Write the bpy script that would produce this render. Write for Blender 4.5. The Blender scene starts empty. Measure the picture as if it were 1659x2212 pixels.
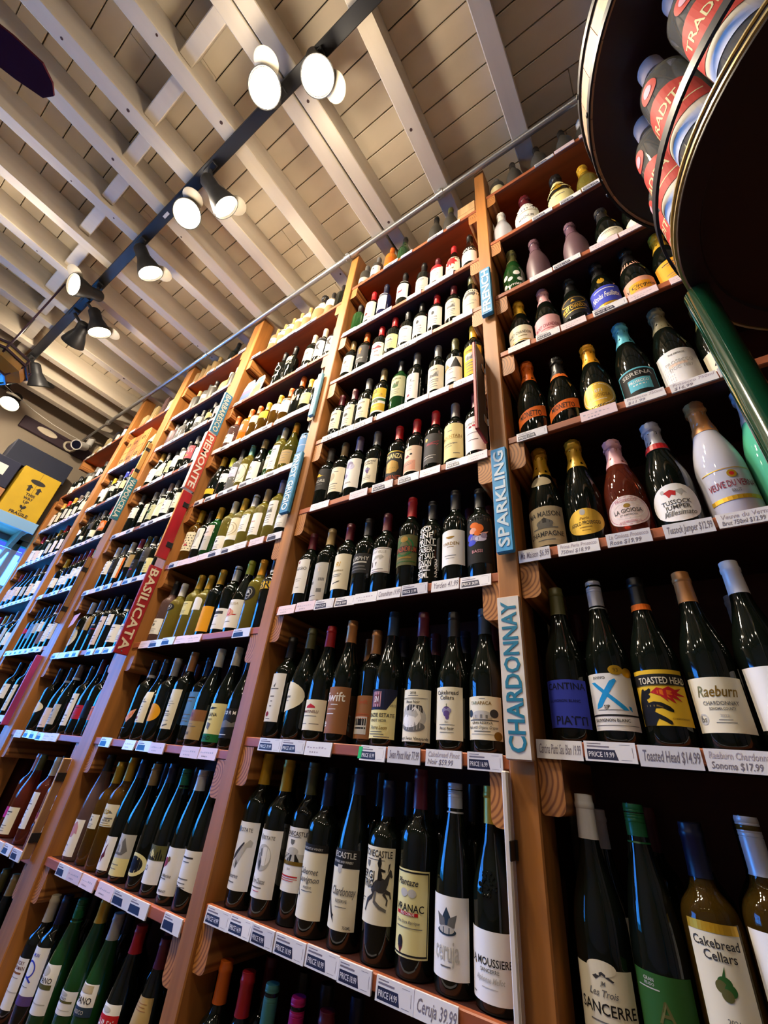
import bpy, bmesh, math, random
from mathutils import Vector, Matrix
PI = math.pi
C = bpy.context.scene.collection
SC = bpy.context.scene
rnd = random.Random(7)

# ------------------------------------------------------------------ camera
cam = bpy.data.objects.new('camera', bpy.data.cameras.new('camera')); C.objects.link(cam)
cam.data.sensor_fit = 'VERTICAL'; cam.data.sensor_height = 36.0
cam.data.lens = 889.643 * 36.0 / 2212.0
cam.data.clip_start = 0.02
_R, _U, _F = Vector((0.83111775, 0.54861392, 0.09091779)), Vector((0.22843235, -0.48587353, 0.84365015)), Vector((-0.50701277, 0.68040405, 0.52913929))
M = Matrix(((_R.x, _U.x, -_F.x, 0), (_R.y, _U.y, -_F.y, 0), (_R.z, _U.z, -_F.z, 1.25), (0, 0, 0, 1)))
cam.matrix_world = M
SC.camera = cam

# ------------------------------------------------------------------ world, exposure, daylight
w = bpy.data.worlds.new('daylight'); SC.world = w; w.use_nodes = True
nt = w.node_tree; nt.nodes.clear()
wo = nt.nodes.new('ShaderNodeOutputWorld'); bg = nt.nodes.new('ShaderNodeBackground')
tc = nt.nodes.new('ShaderNodeTexCoord'); sp = nt.nodes.new('ShaderNodeSeparateXYZ'); cr = nt.nodes.new('ShaderNodeValToRGB')
nt.links.new(tc.outputs['Generated'], sp.inputs[0]); nt.links.new(sp.outputs['Z'], cr.inputs[0])
cr.color_ramp.elements[0].position = 0.0; cr.color_ramp.elements[0].color = (0.01, 0.38, 1.0, 1)
cr.color_ramp.elements[1].position = 0.25; cr.color_ramp.elements[1].color = (0.03, 0.05, 0.62, 1)
nt.links.new(cr.outputs[0], bg.inputs[0]); bg.inputs[1].default_value = 2.6
nt.links.new(bg.outputs[0], wo.inputs[0])
SC.view_settings.view_transform = 'Standard'; SC.view_settings.look = 'None'
SC.view_settings.gamma = 1.0; SC.view_settings.use_curve_mapping = False
SC.view_settings.exposure = 0.3
LAMP_C = (1.0, .85, .66)
LAMP_W = 64.0          # power of one track lamp
FILL_W = 14.5          # lamps added on an unseen track behind the camera
SPILL = 0.045          # share scattered sideways by the visor
DAY_W = 150.0           # blue daylight through the shop window
def area(name, loc, direction, sx, sy, power, col):
    l = bpy.data.lights.new(name, 'AREA'); l.shape = 'RECTANGLE'; l.size = sx; l.size_y = sy; l.energy = power; l.color = col
    o = bpy.data.objects.new(name, l); C.objects.link(o); o.location = loc
    o.rotation_euler = Vector(direction).to_track_quat('-Z', 'Y').to_euler(); return o
area('window_daylight', (-5.0, -0.45, 1.9), (1, 0.05, -0.3), 3.1, 1.5, DAY_W, (0.04, 0.30, 1.0))

# ------------------------------------------------------------------ materials
def srgb(c):
    return tuple((x / 12.92 if x <= 0.04045 else ((x + 0.055) / 1.055) ** 2.4) for x in c)
def hexc(h):
    return srgb(tuple(int(h[i:i + 2], 16) / 255 for i in (0, 2, 4)))
MC = {}
def mat(name, col=None, rough=0.5, metal=0.0, **k):
    if name in MC: return MC[name]
    m = bpy.data.materials.new(name); m.use_nodes = True; MC[name] = m
    b = m.node_tree.nodes['Principled BSDF']
    if col is not None: b.inputs['Base Color'].default_value = (*col, 1)
    b.inputs['Roughness'].default_value = rough; b.inputs['Metallic'].default_value = metal
    for a, v in k.items():
        n = {'trans': 'Transmission Weight', 'ior': 'IOR', 'coat': 'Coat Weight', 'spec': 'Specular IOR Level'}.get(a)
        if n: b.inputs[n].default_value = v
        if a == 'emit': b.inputs['Emission Color'].default_value = (*v[0], 1); b.inputs['Emission Strength'].default_value = v[1]
        if a == 'grain':   # (scale xyz, amount)
            noise_tint(m, *v)
    return m
def noise_tint(m, scale, amt, detail=4.0, bump=0.0):
    t = m.node_tree; b = t.nodes['Principled BSDF']
    base = tuple(b.inputs['Base Color'].default_value)
    tcn = t.nodes.new('ShaderNodeTexCoord'); mp = t.nodes.new('ShaderNodeMapping'); oi = t.nodes.new('ShaderNodeObjectInfo')
    mp.inputs['Scale'].default_value = scale
    va = t.nodes.new('ShaderNodeVectorMath'); va.operation = 'ADD'
    sc = t.nodes.new('ShaderNodeVectorMath'); sc.operation = 'SCALE'; sc.inputs[0].default_value = (13, 7, 9)
    t.links.new(oi.outputs['Random'], sc.inputs['Scale']); t.links.new(tcn.outputs['Object'], va.inputs[0]); t.links.new(sc.outputs[0], va.inputs[1])
    t.links.new(va.outputs[0], mp.inputs['Vector'])
    n = t.nodes.new('ShaderNodeTexNoise'); n.inputs['Scale'].default_value = 1.0; n.inputs['Detail'].default_value = detail
    t.links.new(mp.outputs[0], n.inputs['Vector'])
    r = t.nodes.new('ShaderNodeValToRGB')
    r.color_ramp.elements[0].position = 0.3; r.color_ramp.elements[1].position = 0.72
    r.color_ramp.elements[0].color = tuple(x * (1 - amt) for x in base[:3]) + (1,)
    r.color_ramp.elements[1].color = tuple(min(1, x * (1 + amt * .7)) for x in base[:3]) + (1,)
    t.links.new(n.outputs['Fac'], r.inputs[0]); t.links.new(r.outputs[0], b.inputs['Base Color'])
    if bump:
        bp = t.nodes.new('ShaderNodeBump'); bp.inputs['Strength'].default_value = bump; bp.inputs['Distance'].default_value = 0.004
        t.links.new(n.outputs['Fac'], bp.inputs['Height']); t.links.new(bp.outputs[0], b.inputs['Normal'])
FIR = hexc('ac6e30')
wood_z = mat('fir_upright', FIR, .55, grain=((22, 22, 1.6), .38))
wood_y = mat('fir_cleat', hexc('c08040'), .55)
def end_grain(m):
    t = m.node_tree; b = t.nodes['Principled BSDF']
    tcn = t.nodes.new('ShaderNodeTexCoord'); oi = t.nodes.new('ShaderNodeObjectInfo')
    sx = t.nodes.new('ShaderNodeVectorMath'); sx.operation = 'MULTIPLY'; sx.inputs[1].default_value = (1, .12, 1)
    off = t.nodes.new('ShaderNodeCombineXYZ'); ma = t.nodes.new('ShaderNodeMath'); ma.operation = 'MULTIPLY_ADD'; ma.inputs[1].default_value = .05; ma.inputs[2].default_value = .015
    t.links.new(oi.outputs['Random'], ma.inputs[0]); t.links.new(ma.outputs[0], off.inputs[0]); off.inputs[2].default_value = .035
    ad = t.nodes.new('ShaderNodeVectorMath'); ad.operation = 'ADD'
    t.links.new(tcn.outputs['Object'], sx.inputs[0]); t.links.new(sx.outputs[0], ad.inputs[0]); t.links.new(off.outputs[0], ad.inputs[1])
    wv = t.nodes.new('ShaderNodeTexWave'); wv.wave_type = 'RINGS'; wv.rings_direction = 'Y'
    wv.inputs['Scale'].default_value = 34; wv.inputs['Distortion'].default_value = 1.2; wv.inputs['Detail'].default_value = 2
    t.links.new(ad.outputs[0], wv.inputs['Vector'])
    r = t.nodes.new('ShaderNodeValToRGB'); r.color_ramp.elements[0].color = (*hexc('ba7a3a'), 1); r.color_ramp.elements[1].color = (*hexc('7c4618'), 1)
    r.color_ramp.elements[0].position = .35
    t.links.new(wv.outputs['Fac'], r.inputs[0]); t.links.new(r.outputs[0], b.inputs['Base Color'])
end_grain(wood_y)
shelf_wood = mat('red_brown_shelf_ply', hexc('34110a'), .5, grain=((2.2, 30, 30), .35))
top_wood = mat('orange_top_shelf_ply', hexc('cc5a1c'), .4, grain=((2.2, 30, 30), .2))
edge_wood = mat('shelf_front_edge', hexc('a85a34'), .5, grain=((2.5, 30, 30), .3))
back_wood = mat('red_brown_back_panel', hexc('481408'), .6, grain=((2, 8, 14), .3))
paint = mat('cream_ceiling_paint', hexc('d4c6ac'), .6, grain=((2.5, 6, 6), .10))
joist_paint = mat('white_joist_paint', hexc('bcb09c'), .6, grain=((14, 1.6, 14), .10, 5.0, .25))
wall_paint = mat('pale_wall_paint', hexc('8c7e6c'), .8)
floor_mat = mat('dark_floor_boards', hexc('5a4632'), .5, grain=((2, 12, 2), .3))
black_metal = mat('black_lamp_enamel', (.012, .012, .013), .45, spec=.3)
steel = mat('galvanised_conduit', hexc('a9a9a8'), .35, .8)
chrome = mat('bright_steel', (.7, .7, .7), .2, 1.0)
paper_w = mat('white_tag_paper', hexc('e4e1e2'), .32)
ink = mat('black_ink', (.012, .012, .02), .5)
ink_blue = mat('navy_tag_ink', (.012, .014, .05), .5)

COL = {  # label, capsule and print colours
 'wh': 'ece8e0', 'cr': 'e6dcbe', 'lc': 'e2d694', 'ye': 'e0b428', 'yo': 'e8a01c', 'or': 'e06a18', 're': 'b81c20', 'cm': 'b8203c', 'rd': 'b8505a', 'rs': 'd0607a', 'pk': 'e0a8a8',
 'pi': 'e0ccc4', 'sa': 'e0a084', 'sp': 'e8cbb0', 'bl': '3a46b8', 'nv': '161a34', 'sb': '5c8cc0', 'sl': '2c3c4c', 'gr': '1c6a34', 'fg': '2c5a24', 'lg': 'a8c46c', 'yg': 'a8ac2c', 'ol': '5c5a30',
 'lo': 'c4c498', 'gy': '6c6a66', 'gs': 'bcb8ae', 'dg': '3c3a3a', 'dk': '1e1c1c', 'bk': '0c0b0b', 'pu': '5c4478', 'la': '8c84a0', 'lv': 'c8c4dc', 'mv': '6c4c58', 'mr': '5c1420', 'ma': 'c41c6c',
 'si': 'c4c4c6', 'gd': 'd0a024', 'go': 'd8ae3c', 'co': 'd08c4c', 'tn': 'a88c58', 'ta': 'b8a888', 'br': '8c5c38', 'ro': 'a84a28', 'te': '4c8c7c', 'tq': '5cb4c4', 'kh': '70684c', 'pb': 'd8cc9c', 'rp': 'c88c90',
 'wk': '302c2c', 'wb': '74605c', 'rb': '8c2c3c', 'rw': 'b81c28', 'yb': 'd0a038', 'ltb': '2098d8', 'brt': '8a1c14', 'gdk': '8a6a20', 'gbl': '1c7898'}
METALLIC = {'si', 'gd', 'co', 'tq', 'yo', 'go'}
def colm(k, kind='paper'):
    if kind == 'cap':
        return mat('foil_' + k, hexc(COL[k]), .36, .25 if k in METALLIC else .06)
    if k in ('go', 'gd', 'gdk'): return mat('gilt_' + k, hexc(COL[k]), .4, .5)
    return mat('paper_' + k, hexc(COL[k]), .65, spec=.2)
GL = {'k': (.004, .006, .004), 'g': (.010, .055, .012), 'b': (.01, .012, .05), 'd': (.05, .045, .035), 't': hexc('58b890'), 'w': hexc('c6c4ca'), 'o': hexc('d87820'), 'm': (.12, .06, .07), 'j': hexc('8a7048'), 's': hexc('b89c60')}
GT = {'y': hexc('c8b850'), 'ad': hexc('6c5018'), 'a': hexc('a07020'), 'yd': hexc('8a8430'), 'r': hexc('a04830'), 'rc': hexc('d89890'), 'c': hexc('d8d8d4'), 'p': hexc('b08a84')}
def glassm(k):
    if k in GL: return mat('glass_' + k, GL[k], .45 if k in ('d', 'j', 's', 'm') else .05, 0, spec=.5)
    m = mat('clear_glass_' + k, GT[k], .03, 0, trans=.78, ior=1.36)
    return m
GNAME = {'k': 'dark', 'g': 'green', 'b': 'blue', 'd': 'dusty', 't': 'mint', 'w': 'white', 'o': 'orange', 'm': 'mauve', 'j': 'tan', 's': 'straw', 'y': 'clear', 'a': 'amber', 'ad': 'amber', 'yd': 'olive', 'r': 'pink', 'rc': 'pink', 'c': 'clear', 'p': 'pale'}
CNAME = {'wh': 'white', 'cr': 'cream', 'lc': 'pale-yellow', 'ye': 'yellow', 'yo': 'golden', 'or': 'orange', 're': 'red', 'cm': 'crimson', 'rd': 'rose-red', 'rs': 'pink-red', 'pk': 'pink', 'pi': 'pinkish', 'sa': 'salmon', 'sp': 'peach', 'bl': 'blue',
 'nv': 'navy', 'sb': 'pale-blue', 'sl': 'slate', 'gr': 'green', 'fg': 'dark-green', 'lg': 'light-green', 'yg': 'lime', 'ol': 'olive', 'lo': 'pale-green', 'gy': 'grey', 'gs': 'grey', 'dg': 'charcoal', 'dk': 'dark', 'bk': 'black',
 'pu': 'purple', 'la': 'lavender', 'lv': 'lilac', 'mv': 'mauve', 'mr': 'maroon', 'ma': 'magenta', 'si': 'silver', 'gd': 'gold', 'go': 'gold', 'co': 'copper', 'tn': 'tan', 'ta': 'beige', 'br': 'brown', 'ro': 'rust', 'te': 'teal',
 'tq': 'turquoise', 'kh': 'khaki', 'pb': 'buff', 'rp': 'dusty-pink', 'wk': 'black', 'wb': 'brown', 'rb': 'berry', 'rw': 'red', 'yb': 'yellow'}

# ------------------------------------------------------------------ mesh helpers
def new_mesh(name, verts, faces, mats=None, fm=None, smooth=False):
    me = bpy.data.meshes.new(name); me.from_pydata(verts, [], faces)
    for m in (mats or []): me.materials.append(m)
    if fm: me.polygons.foreach_set('material_index', fm)
    if smooth: me.polygons.foreach_set('use_smooth', [True] * len(me.polygons))
    me.update(); return me
def obj(name, me, parent=None, loc=None, rot=None):
    o = bpy.data.objects.new(name, me); C.objects.link(o)
    if parent is not None: o.parent = parent
    if loc is not None: o.location = loc
    if rot is not None: o.rotation_euler = rot
    return o
def thing(name, label, cat, loc=(0, 0, 0), rot=(0, 0, 0), group=None):
    o = bpy.data.objects.new(name, None); C.objects.link(o); o.location = loc; o.rotation_euler = rot; o.empty_display_size = .05
    tag(o, label, cat, group); return o
def tag(o, label, cat, group=None):
    o['label'] = label; o['category'] = cat
    if group: o['group'] = group
    return o
def struct(name, parent=None, loc=(0, 0, 0)):
    o = bpy.data.objects.new(name, None); C.objects.link(o); o.location = loc; o.parent = parent
    if parent is None: o['kind'] = 'structure'
    return o
class G:
    """collects verts/faces with material slots"""
    def __init__(s): s.v = []; s.f = []; s.m = []; s.mats = []
    def slot(s, m):
        if m not in s.mats: s.mats.append(m)
        return s.mats.index(m)
    def add(s, vs, fs, m):
        b = len(s.v); k = s.slot(m); s.v += [tuple(p) for p in vs]
        for f in fs: s.f.append(tuple(b + i for i in f)); s.m.append(k)
    def box(s, x0, y0, z0, x1, y1, z1, m):
        s.add([(x0, y0, z0), (x1, y0, z0), (x1, y1, z0), (x0, y1, z0), (x0, y0, z1), (x1, y0, z1), (x1, y1, z1), (x0, y1, z1)],
              [(0, 3, 2, 1), (4, 5, 6, 7), (0, 1, 5, 4), (1, 2, 6, 5), (2, 3, 7, 6), (3, 0, 4, 7)], m)
    def bbox(s, x0, y0, z0, x1, y1, z1, m, b=.004):
        """box with chamfered edges"""
        bm = bmesh.new(); bmesh.ops.create_cube(bm, size=1)
        bmesh.ops.scale(bm, vec=(x1 - x0, y1 - y0, z1 - z0), verts=bm.verts); bmesh.ops.translate(bm, vec=((x0 + x1) / 2, (y0 + y1) / 2, (z0 + z1) / 2), verts=bm.verts)
        bmesh.ops.bevel(bm, geom=bm.edges[:], offset=b, segments=1, affect='EDGES'); s.bm(bm, m)
    def bm(s, bm, m):
        bm.verts.index_update(); s.add([v.co[:] for v in bm.verts], [[v.index for v in f.verts] for f in bm.faces], m); bm.free()
    def lathe(s, prof, m, seg=24, mtx=None, close=True):
        vs = []; fs = []; n = len(prof)
        for r, z in prof:
            for i in range(seg):
                a = 2 * PI * i / seg; vs.append((r * math.sin(a), -r * math.cos(a), z))
        for j in range(n - 1):
            for i in range(seg):
                k = (i + 1) % seg; fs.append((j * seg + i, j * seg + k, (j + 1) * seg + k, (j + 1) * seg + i))
        if close:
            fs.append(tuple(range(seg - 1, -1, -1))); fs.append(tuple((n - 1) * seg + i for i in range(seg)))
        if mtx is not None: vs = [tuple(mtx @ Vector(v)) for v in vs]
        s.add(vs, fs, m)
    def prism(s, pts, ax, d0, d1, m):
        """extrude a 2D polygon along axis ax (0,1,2)"""
        n = len(pts)
        def P(p, d):
            return (d, p[0], p[1]) if ax == 0 else (p[0], d, p[1]) if ax == 1 else (p[0], p[1], d)
        vs = [P(p, d0) for p in pts] + [P(p, d1) for p in pts]
        fs = [tuple(range(n - 1, -1, -1)), tuple(range(n, 2 * n))] + [(i, (i + 1) % n, n + (i + 1) % n, n + i) for i in range(n)]
        s.add(vs, fs, m)
    def tube(s, p0, p1, r, m, seg=10, r1=None):
        p0, p1 = Vector(p0), Vector(p1); d = p1 - p0; q = d.to_track_quat('Z', 'Y').to_matrix().to_4x4(); q.translation = p0
        s.lathe([(r, 0), (r if r1 is None else r1, d.length)], m, seg, q)
    def mesh(s, name, smooth=False):
        me = new_mesh(name, s.v, s.f, s.mats, s.m, smooth)
        if smooth:
            try: me.set_sharp_from_angle(angle=math.radians(38))
            except Exception: pass
        return me
    def build(s, name, parent=None, smooth=False, loc=None, rot=None):
        me = s.mesh(name, bool(smooth))
        if smooth == 'weld':
            bm = bmesh.new(); bm.from_mesh(me); bmesh.ops.remove_doubles(bm, verts=bm.verts, dist=1e-5); bm.to_mesh(me); bm.free()
        return obj(name, me, parent, loc, rot)

# text to a flat list of polygons
_tc = {}
def text_polys(t, bold=0.0):
    """(verts, faces, width) of a line of text, cap height 1, left at x=0"""
    k = (t, bold)
    if k in _tc: return _tc[k]
    cu = bpy.data.curves.new('t', 'FONT'); cu.body = t; cu.size = 1.0; cu.resolution_u = 2; cu.offset = bold
    o = bpy.data.objects.new('t', cu); me = o.to_mesh()
    vs = [v.co[:] for v in me.vertices]; fs = [tuple(p.vertices) for p in me.polygons]
    o.to_mesh_clear(); bpy.data.objects.remove(o); bpy.data.curves.remove(cu)
    if vs:
        x0 = min(v[0] for v in vs); x1 = max(v[0] for v in vs)
        vs = [((v[0] - x0) / .69, v[1] / .69, 0) for v in vs]; wd = (x1 - x0) / .69
    else: wd = 0
    _tc[k] = (vs, fs, wd); return _tc[k]
def strips(poly, du):
    """slice a polygon into trapezoids along u (even-odd)"""
    us = sorted({round(p[0], 6) for p in poly}); a, b = us[0], us[-1]
    n = int(math.ceil((b - a) / du)); us = sorted(set(us) | {round(a + (b - a) * i / max(n, 1), 6) for i in range(n + 1)})
    q = []; N = len(poly)
    for i in range(len(us) - 1):
        u0, u1 = us[i], us[i + 1]
        if u1 - u0 < 1e-6: continue
        m = (u0 + u1) / 2; cs = []
        for j in range(N):
            (xa, ya), (xb, yb) = poly[j], poly[(j + 1) % N]
            if (xa - m) * (xb - m) < 0:
                f = lambda x: ya + (yb - ya) * (x - xa) / (xb - xa)
                cs.append((f(m), f(u0), f(u1)))
        cs.sort()
        for k in range(0, len(cs) - 1, 2):
            q.append(((u0, cs[k][1]), (u1, cs[k][2]), (u1, cs[k + 1][2]), (u0, cs[k + 1][1])))
    return q
def ell(u, v, ru, rv, n=24): return [(u + ru * math.cos(2 * PI * i / n), v + rv * math.sin(2 * PI * i / n)) for i in range(n)]


# measured shelf heights, bottles (x, depth, height, shape, glass, capsule, label, label extent, art) and price tags
SHELF_Z={'A0': 0.5525, 'A1': 0.9386, 'A2': 1.2959, 'A3': 1.682, 'A4': 2.0744, 'A5': 2.429, 'A6': 2.8088, 'A7': 3.1679, 'A8': 3.6251, 'B1': 0.9305, 'B2': 1.3256, 'B3': 1.7252, 'B4': 2.0942, 'B5': 2.4811, 'B6': 2.819, 'B7': 3.2302, 'B8': 3.6861, 'C0': 0.521, 'C1': 0.8945, 'C2': 1.2581, 'C3': 1.6217, 'C4': 1.9934, 'C5': 2.3498, 'C6': 2.7071, 'C7': 3.0833, 'C8': 3.5423, 'D0': 0.503, 'D1': 0.8774, 'D2': 1.2545, 'D3': 1.6172, 'D4': 1.9745, 'D5': 2.3444, 'D6': 2.7098, 'D7': 3.068, 'D8': 3.3693, 'D9': 3.7368, 'E1': 0.89, 'E2': 1.3122, 'E3': 1.6708, 'E4': 2.0433, 'E5': 2.4038, 'E6': 2.7563, 'E7': 3.1297, 'E8': 3.5733}
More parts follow.
